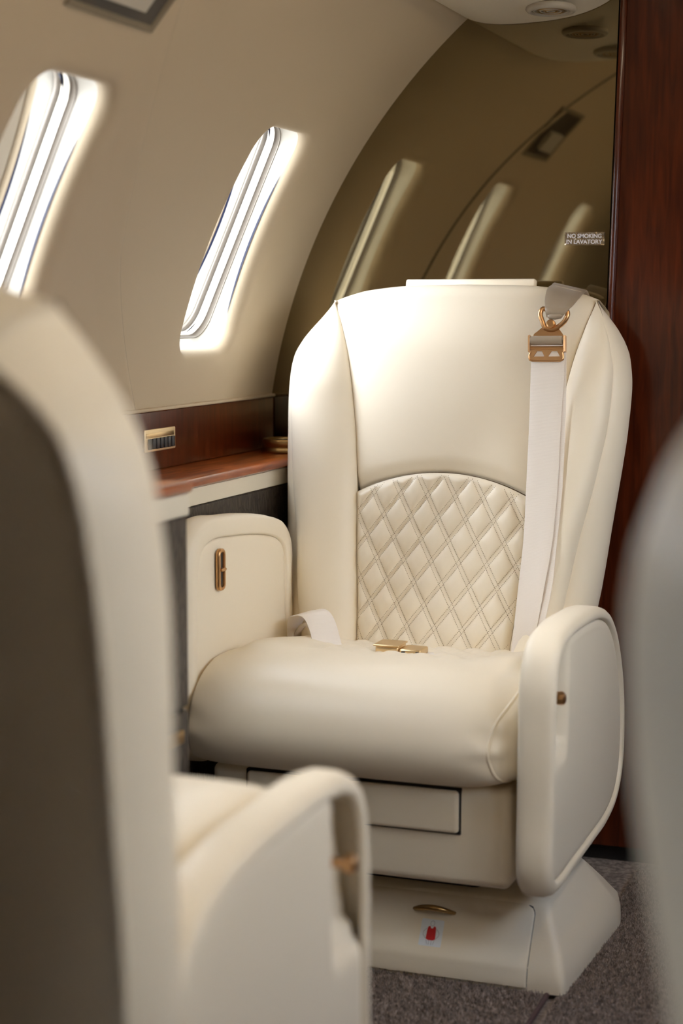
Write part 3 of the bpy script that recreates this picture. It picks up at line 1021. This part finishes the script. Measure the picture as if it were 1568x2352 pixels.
    # ---- body below the cushion
    B(MB().rbox((-0.246, 0.034, 0.158), (0.238, 0.44, 0.3115), 0.014, 5), 'seat_body')
    B(MB().rbox((-0.186, 0.0315, 0.2375), (0.1625, 0.045, 0.3085), 0.002, 2), 'drawer_gap', M['gap'], sharp=50)
    B(MB().rbox((-0.183, 0.0245, 0.2405), (0.1595, 0.05, 0.3055), 0.0062, 4), 'drawer')
    B(MB().rbox((-0.17, 0.15, 0.10), (0.16, 0.40, 0.170), 0.01, 3), 'swivel_column', M['gap'])

    # ---- floor pedestal
    def ped(z):
        t = z / 0.128
        return t
    bl = [(-0.315, 0.062), (0.316, 0.062), (0.334, 0.40), (0.318, 0.475), (-0.308, 0.475), (-0.320, 0.40)]
    tl = [(-0.278, 0.120), (0.278, 0.120), (0.282, 0.36), (0.258, 0.385), (-0.258, 0.385), (-0.282, 0.36)]
    def rloop(pts, r, n=6):
        out = []
        k = len(pts)
        for i in range(k):
            p = np.array(pts[i]); a = np.array(pts[i - 1]); b = np.array(pts[(i + 1) % k])
            da = (a - p) / np.linalg.norm(a - p); db = (b - p) / np.linalg.norm(b - p)
            for t in np.linspace(0, 1, n):
                q = p + da * r * (1 - t) ** 2 + db * r * t ** 2
                out.append(q)
        return np.array(out)
    b_, t_ = rloop(bl, 0.014), rloop(tl, 0.020)
    rings = []
    for s_, z in ((0.0, -0.0028), (0.0, 0.010), (0.08, 0.032), (0.45, 0.067), (0.80, 0.097), (0.93, 0.1085), (1.02, 0.1145), (1.12, 0.117)):
        q = b_ + (t_ - b_) * s_
        rings.append(np.c_[q, np.full(len(q), z)])
    c_ = np.array([0, 0.24, 0.1185])
    rings.append(c_ + (rings[-1] - c_) * 0.8); rings[-1][:, 2] = 0.1185
    mb = MB().grid(np.array(rings), closed_u=True)
    mb.add(rings[-1], [tuple(range(len(b_)))])
    B(mb, 'pedestal', sharp=70)
    # drawer face on the pedestal front: follows the sloped front
    def front_y(z):
        s_ = np.interp(z, [0, 0.010, 0.032, 0.067, 0.097, 0.1085, 0.1145, 0.117], [0, 0, 0.08, 0.45, 0.80, 0.93, 1.02, 1.12])
        return 0.062 + 0.058 * s_
    def face(x0, x1, z0, z1, off, nm, m, r):
        zz_ = np.linspace(z0, z1, 26)
        rows_ = []
        for z in zz_:
            ins = max(0.0, z - (z1 - r))
            xr = x1 - (r - math.sqrt(max(r * r - ins * ins, 0)))
            xl = x0 + (r - math.sqrt(max(r * r - ins * ins, 0)))
            xs__ = np.r_[xl, xl, np.linspace(xl + 0.003, xr - 0.003, 9), xr, xr]
            of = np.r_[0.012, 0.002, np.zeros(9), 0.002, 0.012]
            ez = 0.0025 * math.exp(-((z1 - z) / 0.0025) ** 2)
            rows_.append(np.c_[xs__, front_y(z) - off + of + ez, np.full(len(xs__), z)])
        rows_.append(rows_[-1] + np.array([0, 0.012, 0.0005]))
        return B(MB().grid(np.array(rows_)), nm, m)
    face(-0.263, 0.2605, 0.004, 0.1150, 0.0010, 'drawer_gap', M['gap'], 0.016)
    dr = face(-0.2605, 0.258, 0.004, 0.1128, 0.0042, 'pedestal_drawer', L, 0.014)
    if hi:
        hx, hz = 0.101, 0.094
        t = np.linspace(-1, 1, 25)
        pts = np.stack([hx + 0.0335 * t, front_y(hz) - 0.004 - 0.015 * (1 - t ** 2) ** 0.8, hz - 0.004 + 0.010 * (1 - t ** 2)], 1)
        B(MB().tube(pts, 0.0028 + 0.0020 * (1 - t ** 2), 10), 'handle', M['bronze'], dr)
        # life-vest sticker on the drawer
        def stick(pts2, off, nm, m):
            P2 = np.array(pts2, float)
            cx2, cz2 = 0.1025, 0.0625
            V = [(cx2 + p[0], front_y(cz2 + p[1]) - off, cz2 + p[1]) for p in P2]
            n2 = len(V)
            Vb = [(v[0], v[1] + 0.0004, v[2]) for v in V]
            mb2 = MB().add(V, [tuple(range(n2))[::-1]]).add(V + Vb, [((i + 1) % n2, i, i + n2, (i + 1) % n2 + n2)[::-1] for i in range(n2)])
            return mb2
        B(stick(rrect(0, 0, 0.036, 0.035, 0.002, 4)[::-1], 0.0053, 's', M['sticker']), 'sticker', M['sticker'], dr, smooth=False)
        vest = [(-0.0075, -0.008), (-0.007, 0.0035), (-0.006, 0.008), (-0.003, 0.009), (-0.0015, 0.006), (0.0015, 0.006), (0.003, 0.009), (0.006, 0.008), (0.007, 0.0035), (0.0075, -0.008), (0.004, -0.0095), (-0.004, -0.0095)]
        B(stick(vest, 0.0057, 'v', M['red']), 'sticker_mark', M['red'], dr, smooth=False)
        mb = MB()
        def line(pts2, w=0.0003):
            P2 = np.array([(0.1025 + p[0], front_y(0.0625 + p[1]) - 0.0057, 0.0625 + p[1]) for p in pts2])
            mb.tube(P2, w, 5)
        ta = np.linspace(0, 2 * math.pi, 20)
        line(np.c_[0.0032 * np.cos(ta), 0.0125 + 0.0034 * np.sin(ta)])
        for s_ in (-1, 1):
            line([(s_ * 0.0075, 0.006), (s_ * 0.0125, 0.001), (s_ * 0.0125, -0.003), (s_ * 0.008, -0.0075)])
            line([(s_ * 0.0065, -0.0095), (s_ * 0.005, -0.0145), (s_ * 0.002, -0.0155), (s_ * 0.002, -0.0095)])
        B(mb, 'sticker_mark', M['ink'], dr)

    # ---- armrests
    def arm(outline, x0, x1, panel_sign, rim, slot=None, nm='armrest'):
        O = spline(outline, 170, closed=True)
        # make counter-clockwise
        ar = 0.5 * np.sum(O[:, 0] * np.roll(O[:, 1], -1) - np.roll(O[:, 0], -1) * O[:, 1])
        if ar < 0: O = O[::-1]
        cen = O.mean(0)
        cx_, hw_ = (x0 + x1) / 2, (x1 - x0) / 2
        def R3(d, xo):
            q = inset_loop(O, d)
            return np.c_[np.full(len(q), cx_ + panel_sign * xo), q]
        # panel_sign side carries the rim and the inset panel
        rings = []
        for s_ in (0.02, 0.4, 0.75, 0.92):
            q = cen + (inset_loop(O, 0.016) - cen) * s_
            rings.append(np.c_[np.full(len(q), cx_ - panel_sign * hw_), q])
        for d, xo in ((0.016, -hw_), (0.008, -hw_ * 0.95), (0.0025, -hw_ * 0.76), (0.0, -hw_ * 0.45), (0.0, 0.0), (0.0005, hw_ * 0.40), (0.003, hw_ * 0.74), (0.007, hw_ * 0.92), (rim * 0.55, hw_ * 0.995), (rim - 0.004, hw_ * 0.985), (rim - 0.0015, hw_ * 0.93), (rim, hw_ * 0.72)):
            rings.append(R3(d, xo))
        A_ = MB().grid(np.array(rings), closed_u=True, flip=panel_sign < 0)
        ao = B(A_, nm)
        # inset panel
        base = inset_loop(O, rim)
        rings = []
        for s_, xo in [(1.0, hw_ * 0.70), (0.992, hw_ * 0.78), (0.98, hw_ * 0.83), (0.95, hw_ * 0.855)] + [(s_, hw_ * 1.0 - 0.0035) for s_ in np.r_[np.linspace(0.94, 0.55, 30), np.linspace(0.5, 0.01, 8)]]:
            q = cen + (base - cen) * s_
            xq = np.full(len(q), cx_ + panel_sign * xo)
            if slot is not None:
                (sy, sz, syw, szw, dep) = slot
                g = np.exp(-np.abs((q[:, 0] - sy) / syw) ** 6 - np.abs((q[:, 1] - sz) / szw) ** 6)
                wr = 1 + 0.25 * np.sin(q[:, 1] * 260) * np.exp(-((q[:, 1] - sz + szw) / 0.03) ** 2)
                xq -= panel_sign * dep * g * wr
            rings.append(np.c_[xq, q])
        B(MB().grid(np.array(rings), closed_u=True, flip=panel_sign < 0).fan(rings[-1], rings[-1].mean(0), flip=panel_sign < 0), 'side_panel', parent=ao)
        gq = inset_loop(O, rim + 0.0004)
        B(MB().grid(np.array([np.c_[np.full(len(gq), cx_ + panel_sign * hw_ * 0.735), gq], np.c_[np.full(len(gq), cx_ + panel_sign * hw_ * 0.735), cen + (gq - cen) * 0.985]]), closed_u=True, flip=panel_sign < 0), 'seam', M['stitch'], ao)
        return ao
    aisle = [(-0.014, 0.190), (-0.017, 0.30), (-0.017, 0.42), (-0.012, 0.490), (0.004, 0.526), (0.035, 0.547), (0.09, 0.556), (0.20, 0.556), (0.30, 0.550), (0.375, 0.533), (0.43, 0.500), (0.475, 0.447), (0.510, 0.375), (0.521, 0.30), (0.510, 0.232), (0.468, 0.190), (0.40, 0.171), (0.28, 0.166), (0.12, 0.164), (0.03, 0.163), (0.0, 0.169)]
    ao = arm([(a_, max(b_ + arm_dz, 0.02)) for a_, b_ in aisle], 0.2575 + arm_dx, 0.313 + arm_dx, 1, 0.020, slot=(0.040, 0.452 + arm_dz, 0.044, 0.080, 0.032))
    # copper release knob in the recess
    kx, ky, kz = 0.297 + arm_dx, 0.044, 0.456 + arm_dz
    t = np.linspace(0, 1, 2)
    mb = MB()
    mb.tube([(kx - 0.012, ky, kz), (kx + 0.005, ky - 0.002, kz)], [0.0055, 0.0055], 14)
    kp = np.array([(kx + 0.004 + q, ky - 0.002, kz) for q in (0, 0.002, 0.009, 0.013, 0.0155)])
    mb.tube(kp, [0.007, 0.0095, 0.0105, 0.0095, 0.006], 8)
    B(mb, 'release_knob', M['copper'], ao, sharp=35)
    # small rounded stud low on the rear edge
    wallside = [(0.022, 0.33), (0.012, 0.45), (0.012, 0.56), (0.020, 0.635), (0.045, 0.672), (0.09, 0.687), (0.18, 0.684), (0.28, 0.676), (0.36, 0.664), (0.425, 0.643), (0.450, 0.610), (0.452, 0.56), (0.452, 0.50), (0.458, 0.44), (0.455, 0.36), (0.42, 0.31), (0.22, 0.295), (0.06, 0.305)]
    if wall_arm:
        ao = arm(wallside, -0.323, -0.272, 1, 0.034)
        xp = -0.2705
        ring = rrect(0, 0, 0.026, 0.068, 0.011, 7)
        sy, sz = 0.128, 0.603
        def R2(sc_, ins, xo):
            q = rrect(0, 0, 0.026 - 2 * ins, 0.068 - 2 * ins, max(0.011 - ins, 0.002), 7)
            return np.c_[np.full(len(q), xp + xo), q[:, 0] + sy, q[:, 1] + sz]
        bz = np.array([R2(1, 0, -0.002), R2(1, 0, 0.0025), R2(1, 0.001, 0.004), R2(1, 0.003, 0.0045), R2(1, 0.0055, 0.0038), R2(1, 0.0062, -0.001)])
        sl = B(MB().grid(bz, closed_u=True), 'control_bezel', M['copper'], ao, sharp=60)
        q = R2(1, 0.006, 0.0012)
        B(MB().add(q, [tuple(range(len(q)))]), 'slot', M['button'], ao, smooth=False)
        B(MB().rbox((xp - 0.001, sy - 0.0085, sz - 0.0025), (xp + 0.008, sy + 0.0085, sz + 0.0025), 0.002, 3), 'slider', M['copper'], ao)
    return root

seat = make_seat('cabin_seat', (-0.876, 2.40, 0), 0.0, 1, 0.222, True,
                 'upright cream leather seat with diamond quilted lumbar panel in front of bronze mirror')
seat2 = make_seat('cabin_seat', (-0.870, 1.637, 0), math.pi, -1, 0.15, False,
                  'blurred cream leather seat at the left edge seen from behind facing the quilted seat', wall_arm=False, drop=0.032, flare=0.034, arm_dx=-0.022, zs_=1.02, cush=0.07)
seat3 = make_seat('cabin_seat', (-0.128, 1.38, 0), math.pi + math.radians(28), 1, 0.10, False,
                  'blurred cream leather seat across the aisle cut off by the right edge', wall_arm=False, drop=0.034, flare=-0.02, arm_dz=-0.13)

# ================================================================== shoulder harness
def hp(px, py, f):
    """seat-local point on the backrest from the traced strap layout"""
    x = 0.157 + (px - 1257) * 0.00077 + (py - 745) * 5.2e-5 + f * 0.25
    z = 0.992 - (py - 745) * 0.00075
    return np.array([x, YBACK + (z - ZBACK) * 0.222 - f, z])
S0 = np.array([-0.876, 2.40, 0])
har = empty('shoulder_harness', tuple(S0))
tag(har, 'ivory shoulder harness strap with copper adjuster hanging down the quilted seat back', 'harness')
nrm = np.array([0, -1, 0.222]); nrm /= np.linalg.norm(nrm)
def strap(path, th, n=60):
    """path rows: (left px, right px, y px, f_left, f_right)"""
    P = spline(path, n)
    Lp = np.array([hp(a, y, fl_) for a, b, y, fl_, fr_ in P]); Rp = np.array([hp(b, y, fr_) for a, b, y, fl_, fr_ in P])
    Cc = (Lp + Rp) / 2; Wd = (Rp - Lp) / 2
    T_ = np.gradient(Cc, axis=0)
    N = np.cross(T_, Wd); N /= np.linalg.norm(N, axis=1)[:, None]
    return Cc, Wd, -N if N[n // 2] @ nrm < 0 else N
c, w, nn = strap([(1222, 1292, 790, .052, .052), (1220, 1294, 830, .049, .049), (1216, 1287, 950, .047, .046), (1209, 1279, 1100, .044, .044), (1202, 1266, 1230, .041, .045), (1191, 1248, 1330, .036, .046), (1181, 1232, 1420, .028, .040), (1172, 1222, 1500, .018, .026), (1165, 1215, 1560, .010, .012)], 0.0013, 90)
MB().ribbon(c, w, nn, 0.0016).build('front_webbing', M['web'], har, sharp=60)
c, w, nn = strap([(1232, 1298, 778, .050, .050), (1230, 1299, 830, .0455, .0455), (1226, 1297, 950, .0435, .0425), (1222, 1290, 1100, .0405, .0405), (1212, 1277, 1230, .036, .041), (1203, 1265, 1330, .030, .044), (1192, 1246, 1420, .022, .043), (1182, 1232, 1500, .014, .030), (1174, 1224, 1560, .006, .010)], 0.0013, 90)
MB().ribbon(c, w, nn, 0.0016).build('rear_webbing', M['web'], har, sharp=60)
# upper strap: over the shoulder, pinched into the ring
c_pts = [hp(1332, 700, -0.128), hp(1318, 669, -0.075), hp(1302, 667, -0.012), hp(1290, 681, 0.024), hp(1281, 702, 0.044), hp(1274, 720, 0.0520), hp(1272, 727, 0.0480)]
dirs = [(0.80, 0.40, -0.18), (0.84, 0.36, -0.20), (0.90, 0.20, -0.22), (0.95, 0.05, -0.20), (0.98, 0.0, -0.12), (0.99, 0.0, -0.06), (0.99, 0.0, -0.05)]
wid = [0.027, 0.0285, 0.0290, 0.0285, 0.0235, 0.0160, 0.0130]
Q = spline([tuple(p) + d + (w_,) for p, d, w_ in zip(c_pts, dirs, wid)], 50)
Cc = Q[:, :3]; Dd = Q[:, 3:6] / np.linalg.norm(Q[:, 3:6], axis=1)[:, None]; Wd = Dd * Q[:, 6:7]
T_ = np.gradient(Cc, axis=0); N = np.cross(T_, Wd); N /= np.linalg.norm(N, axis=1)[:, None]
if N[30] @ nrm < 0: N = -N
us = MB().ribbon(Cc + N * 0.0014, Wd, N, 0.0030).build('upper_strap', M['satin'], har, sharp=60)
MB().tube([hp(1259, 725, .050), hp(1262, 726, .051), hp(1274, 727, .0515), hp(1286, 725, .051), hp(1289, 724, .050)], [0.0030, 0.0046, 0.0050, 0.0046, 0.0030], 14).build('strap_loop', M['satin'], har, sharp=60)
# visible zigzag stitching on the upper strap
mb = MB()
M['thread'] = mat('pale_thread', (0.80, 0.72, 0.58, 1), 0.6)
def on_strap(i, s_):
    return Cc[i] + Wd[i] * s_ + N[i] * 0.0030
zz = []
for k, s_ in enumerate(np.linspace(-0.85, 0.85, 9)):
    zz.append(on_strap(22 if k % 2 == 0 else 31, s_))
mb.tube(np.array([zz[0] + (zz[1] - zz[0]) * 0] + zz), 0.00025, 5)
for row in (20, 21):
    for s_ in np.linspace(-0.75, 0.8, 24):
        p = on_strap(row, s_); q = on_strap(row, s_ + 0.03)
        mb.tube([p, q], 0.0004, 5)
tag(mb.build('stitching', M['thread'], us), kind='stuff')
# copper ring
def ring_pts(l):
    return np.array([hp(*p) for p in l])
tri = spline([tuple(hp(*p)) for p in ((1252, 752, .048), (1245, 736, .049), (1241, 718, .049), (1246, 709, .048), (1258, 712, .046), (1272, 714, .046), (1287, 712, .046), (1299, 711, .048), (1302, 719, .049), (1297, 734, .049), (1285, 746, .048), (1270, 755, .048))], 60, closed=True)
tri = np.vstack([tri, tri[:1]])
MB().tube(tri, 0.0042, 10, caps=False).build('ring', M['copper'], har)
rc = hp(1264, 743, 0.050)
mb = MB()
mb.tube([rc - nrm * 0.008, rc + nrm * 0.0012, rc + nrm * 0.0032, rc + nrm * 0.0038], [0.0078, 0.0080, 0.0074, 0.005], 24)
mb.build('rivet', M['copper'], har, sharp=35)
def plate3(outl, f, th, holes=None):
    """thin plate from an outline in strap pixels, optional holes joined by a bridge"""
    mb_ = MB()
    O = np.array([hp(x, y, f) for x, y in outl])
    n_ = len(O)
    Bk = O - nrm * th
    mb_.add(O, [tuple(range(n_))]); mb_.add(Bk, [tuple(range(n_))[::-1]])
    mb_.add(np.vstack([O, Bk]), [((i + 1) % n_, i, i + n_, (i + 1) % n_ + n_) for i in range(n_)])
    return mb_
plate3([(1256, 742), (1226, 766), (1224, 772), (1294, 772), (1290, 764), (1274, 742)][::1], 0.0475, 0.0018).build('tab', M['copper'], har, smooth=False)
# adjuster frame: two cheeks, webbing roller, cross bar, punched plate
ad = MB()
for xa, xb in ((1212.5, 1216.5), (1292, 1296)):
    P4 = [hp(xa, 769, .058), hp(xb, 767, .058), hp(xb, 803, .058), hp(xa, 805, .056)]
    Bk = [p - nrm * 0.011 for p in P4]
    ad.add(P4 + Bk, [(3, 2, 1, 0), (4, 5, 6, 7), (0, 1, 5, 4), (1, 2, 6, 5), (2, 3, 7, 6), (3, 0, 4, 7)])
ad.tube([hp(1217, 797, .053), hp(1292, 796, .053)], 0.0030, 10)
adj = ad.build('adjuster_frame', M['copper'], har, sharp=40)
MB().tube([hp(1219, 781, .052), hp(1228, 780.5, .052), hp(1283, 779.5, .052), hp(1290, 779.5, .052)], [0.0074, 0.0080, 0.0080, 0.0074], 20).build('webbing_roll', M['satin'], har, sharp=50)
# punched plate with two trapezoid openings
mb = MB()
xs_p = [1216, 1225, 1234, 1241, 1248, 1256, 1265, 1274, 1281, 1288, 1294]
def pl_pt(x, y): return hp(x, y, .0535 - (y - 800) * 0.00004)
def slab(quad):
    P4 = [pl_pt(*q) for q in quad]; Bk = [p - nrm * 0.0016 for p in P4]
    mb.add(P4 + Bk, [(3, 2, 1, 0), (4, 5, 6, 7), (0, 1, 5, 4), (1, 2, 6, 5), (2, 3, 7, 6), (3, 0, 4, 7)])
slab([(1219, 798), (1292, 797), (1292, 803), (1219, 804)])
slab([(1219, 804), (1233, 804), (1224, 818), (1217, 817)])
slab([(1217, 816), (1292, 815), (1291, 824), (1216, 825)])
slab([(1244, 803), (1266, 803), (1257, 817), (1250, 817)])
slab([(1278, 803), (1292, 803), (1292, 816), (1285, 816)])
mb.build('punched_plate', M['copper'], har, smooth=False)
edge_l = [pl_pt(*q) for q in ((1219, 806), (1215, 817), (1217, 824), (1222, 825.5), (1232, 825.6), (1254, 825.5), (1276, 825.3), (1286, 825), (1291, 822), (1291, 806))]
MB().tube(spline([tuple(p) for p in edge_l], 30), 0.0014, 8).build('plate_rim', M['copper'], har)

# ================================================================== lap belt
lap = empty('lap_belt', tuple(S0 + np.array([0.006, 0, -0.006])))
tag(lap, 'ivory lap belt looped over the left rear corner of the quilted seat with gold buckle', 'seat belt')
Q = spline([(-0.262, 0.415, 0.452, 0.30, 0.95, 0.0), (-0.252, 0.395, 0.480, 0.35, 0.92, 0.05), (-0.228, 0.375, 0.500, 0.55, 0.80, 0.12), (-0.196, 0.352, 0.500, 0.75, 0.62, 0.16), (-0.176, 0.330, 0.480, 0.85, 0.50, 0.10), (-0.160, 0.305, 0.462, 0.86, 0.48, 0.02), (-0.120, 0.27, 0.458, 0.7, 0.7, 0.0), (-0.06, 0.252, 0.463, 0.3, 0.95, 0.0), (-0.03, 0.248, 0.463, 0.1, 1.0, 0.0)], 80)
Cc = Q[:, :3]; Dd = Q[:, 3:6] / np.linalg.norm(Q[:, 3:6], axis=1)[:, None]
T_ = np.gradient(Cc, axis=0); N = np.cross(T_, Dd); N /= np.linalg.norm(N, axis=1)[:, None]
if N[40][2] < 0: N = -N
MB().ribbon(Cc, Dd * 0.024, N, 0.0018).build('webbing', M['web'], lap, sharp=60)
Q2 = spline([(-0.262, 0.425, 0.448, 0.5, 0.85, 0.1), (-0.240, 0.398, 0.474, 0.5, 0.85, 0.1), (-0.212, 0.372, 0.478, 0.55, 0.80, 0.1), (-0.190, 0.36, 0.462, 0.6, 0.78, 0.1)], 30)
Cc = Q2[:, :3]; Dd = Q2[:, 3:6] / np.linalg.norm(Q2[:, 3:6], axis=1)[:, None]
T_ = np.gradient(Cc, axis=0); N = np.cross(T_, Dd); N /= np.linalg.norm(N, axis=1)[:, None]
MB().ribbon(Cc, Dd * 0.012, N, 0.0016).build('webbing', M['web'], lap, sharp=60)
bx, by, bz = -0.016, 0.235, 0.479
def bb(lo, hi_, r, nm, m_, sh=40):
    return MB().rbox((bx + lo[0], by + lo[1], bz + lo[2]), (bx + hi_[0], by + hi_[1], bz + hi_[2]), r, 3).build(nm, m_, lap, sharp=sh)
bb((-0.027, -0.022, -0.008), (0.012, 0.022, 0.006), 0.003, 'buckle_body', M['gold'])
bb((-0.030, -0.024, 0.0055), (0.014, 0.024, 0.0085), 0.0014, 'buckle_flap', M['gold'])
bb((0.013, -0.021, -0.009), (0.050, 0.021, 0.003), 0.003, 'buckle_tongue', M['gold'])
bb((0.017, -0.0217, -0.007), (0.024, 0.0, 0.0), 0.001, 'slot', M['button'])
bb((0.041, -0.0217, -0.007), (0.047, 0.0, 0.0), 0.001, 'slot', M['button'])
mb = MB().ribbon([(bx + 0.03 + q, by, bz - 0.008 - 0.02 * q) for q in np.linspace(0, 0.05, 8)], [(0, 0.024, 0)] * 8, [(0, 0, 1)] * 8, 0.0018)
mb.build('webbing', M['web'], lap, sharp=60)

# ================================================================== overhead pod and wall vent
pod = empty('overhead_pod', (-0.81, 2.80, 1.583))
tag(pod, 'cream rounded ceiling pod with slotted air vents at the top of the picture', 'ceiling pod')
rows = []
Lp = np.linspace(-1, 1, 50)
def pod_sec(t):
    k = (1 - abs(t) ** 4) ** 0.5
    return k
yy = -0.39 + (np.linspace(0, 1, 60) ** 1.0) * 0.737
for y in yy:
    s_ = (y + 0.39) / 0.30
    k = math.sqrt(max(1 - (1 - min(s_, 1)) ** 2.2, 0.0004)) if s_ < 1 else 1.0
    th = np.linspace(0, math.pi, 29)
    rows.append([(0.02 + 0.165 * k * math.copysign(abs(math.cos(t)) ** 0.8, math.cos(t)) * -1, y, 0.02 - 0.082 * k * math.sin(t) ** 0.75 + 0.025 * (1 + -math.cos(t)) / 2) for t in th])
MB().grid(np.array(rows), flip=True).build('shell', M['pod'], pod)
# air gasper on the pod: ring with slots
for gy in (0.215, -0.06):
    g = lathe([(0.052, 0.006), (0.054, 0.0), (0.050, -0.004), (0.044, -0.005), (0.042, 0.0)], 40)
    g = g * np.array([0.8, 1.0, 1.0]) + np.array([0.075, gy, -0.052])
    MB().grid(g, closed_u=True, flip=True).build('vent_ring', M['vent'], pod)
    for k in range(5):
        rr = 0.036 - 0.007 * k
        ta = np.linspace(0, 2 * math.pi, 40)
        MB().tube(np.c_[0.075 + 0.8 * rr * np.cos(ta), gy + rr * np.sin(ta), np.full(40, -0.054)], 0.0016, 6).build('vent_ring', M['bronze'] if k % 2 else M['vent'], pod)

# recessed lamp / vent panel high on the left wall
vent = empty('wall_vent', (0, 0, 0))
tag(vent, 'dark recessed lamp panel with pale cover high on the left wall', 'vent')
def wv(y, z, dep):
    a = math.asin((z - WCZ) / WR)
    p = arc_pt(a) + arc_n(a) * dep
    return (p[0], y, p[1])
VY0, VY1, VZ0, VZ1 = 1.93, 2.155, 1.392, 1.495
mb = MB()
lo = lambda i, d: [wv(y, z, d) for y, z in [(VY0 + i, VZ0 + i * .6), (VY1 - i, VZ0 + i * .6), (VY1 - i, (VZ0 + VZ1) / 2), (VY1 - i, VZ1 - i * .6), (VY0 + i, VZ1 - i * .6), (VY0 + i, (VZ0 + VZ1) / 2)]]
mb.grid(np.array([lo(-0.006, -0.001), lo(-0.004, -0.004), lo(0.004, -0.004), lo(0.008, -0.0008)]), closed_u=True, flip=True)
M['khaki'] = mat('khaki_plastic', (0.20, 0.165, 0.11, 1), 0.5)
mb.build('frame', M['khaki'], vent, sharp=50)
mb = MB()
mb.grid(np.array([[wv(y, z, -0.0015) for y in np.linspace(VY0, VY1, 4)] for z in np.linspace(VZ0, VZ1, 6)]), flip=True)
M['recess'] = mat('dark_recess', (0.05, 0.04, 0.03, 1), 0.5)
mb.build('recess', M['recess'], vent)
mb = MB()
P = np.array([[wv(y, z, -0.012) for y in np.linspace(VY0 + 0.05, VY1 - 0.06, 4)] for z in np.linspace(VZ0 + 0.018, VZ1 - 0.045, 6)])
Pb = np.array([[wv(y, z, -0.002) for y in np.linspace(VY0 + 0.05, VY1 - 0.06, 4)] for z in np.linspace(VZ0 + 0.018, VZ1 - 0.045, 6)])
mb.grid(P, flip=True)
rim_ = lambda A: np.vstack([A[0], A[1:, -1], A[-1, ::-1][1:], A[::-1, 0][1:-1]])
mb.grid(np.array([rim_(P), rim_(Pb)]), closed_u=True)
mb.build('lamp_cover', M['vent'], vent, sharp=40)

# ================================================================== carpet
def carpet(name, x0, x1, y0, y1, ntuft, label, skip=None, kind=None):
    r = empty(name, (0, 0, 0))
    return r
def tufts(x0, x1, y0, y1, n_, z0, mb, skew=0.0):
    xs_ = rng.uniform(x0, x1, n_); ys_ = rng.uniform(y0, y1, n_)
    h = rng.uniform(0.004, 0.0085, n_); r_ = rng.uniform(0.0012, 0.0024, n_)
    a0 = rng.uniform(0, 6.28, n_); lx = rng.normal(0, 0.002, n_); ly = rng.normal(0, 0.002, n_)
    V = np.zeros((n_, 4, 3))
    for k in range(3):
        a = a0 + k * 2.0944
        V[:, k] = np.stack([xs_ + skew * (ys_ - y0) + r_ * np.cos(a), ys_ + r_ * np.sin(a), np.full(n_, z0)], 1)
    V[:, 3] = np.stack([xs_ + skew * (ys_ - y0) + lx, ys_ + ly, z0 + h], 1)
    i = np.arange(n_)[:, None] * 4
    F = np.concatenate([i + np.array([[0, 1, 3]]), i + np.array([[1, 2, 3]]), i + np.array([[2, 0, 3]])], 0)
    k = len(mb.v)
    mb.v += V.reshape(-1, 3).tolist(); mb.f += [tuple(f) for f in (F + k).tolist()]
# carpet piece in front of the pedestal (bound edge) and the aisle strip
cp = empty('carpet', (0, 0, 0))
tag(cp, 'brown speckled carpet piece with a bound edge lying in front of the quilted seat', 'carpet')
EY = 2.463
def edge_line(y): return -0.586 - (y - EY) * -0.048 * -1.0
MB().add([(-0.975, 0.4, -0.012), (-0.574, 0.4, -0.012), (-0.586, EY, -0.012), (-0.975, EY, -0.012), (-0.975, 0.4, -0.003), (-0.574, 0.4, -0.003), (-0.586, EY, -0.003), (-0.975, EY, -0.003)],
         [(3, 2, 1, 0), (4, 5, 6, 7), (0, 1, 5, 4), (1, 2, 6, 5), (2, 3, 7, 6), (3, 0, 4, 7)]).build('backing', M['carpet'], cp, smooth=False)
mb = MB(); tufts(-1.0, -0.590, 2.0, EY - 0.003, 16000, -0.0032, mb)
tag(mb.build('pile', M['carpet'], cp, smooth=False), kind='stuff')
M['binding'] = mat('carpet_binding', (0.085, 0.05, 0.052, 1), 0.8)
MB().tube([(-0.574, 0.4, -0.004), (-0.580, 1.6, -0.004), (-0.586, EY, -0.004)], 0.0042, 8).build('binding', M['binding'], cp)
rn = empty('carpet', (0, 0, 0))
tag(rn, 'brown speckled aisle carpet strip running beside the quilted seat to the wood partition', 'carpet')
MB().box((-0.572, 0.3, -0.012), (0.48, YB - 0.01, -0.005)).build('backing', M['carpet'], rn, smooth=False)
mb = MB(); tufts(-0.568, -0.36, 2.1, 3.12, 26000, -0.0055, mb)
tag(mb.build('pile', M['carpet'], rn, smooth=False), kind='stuff')
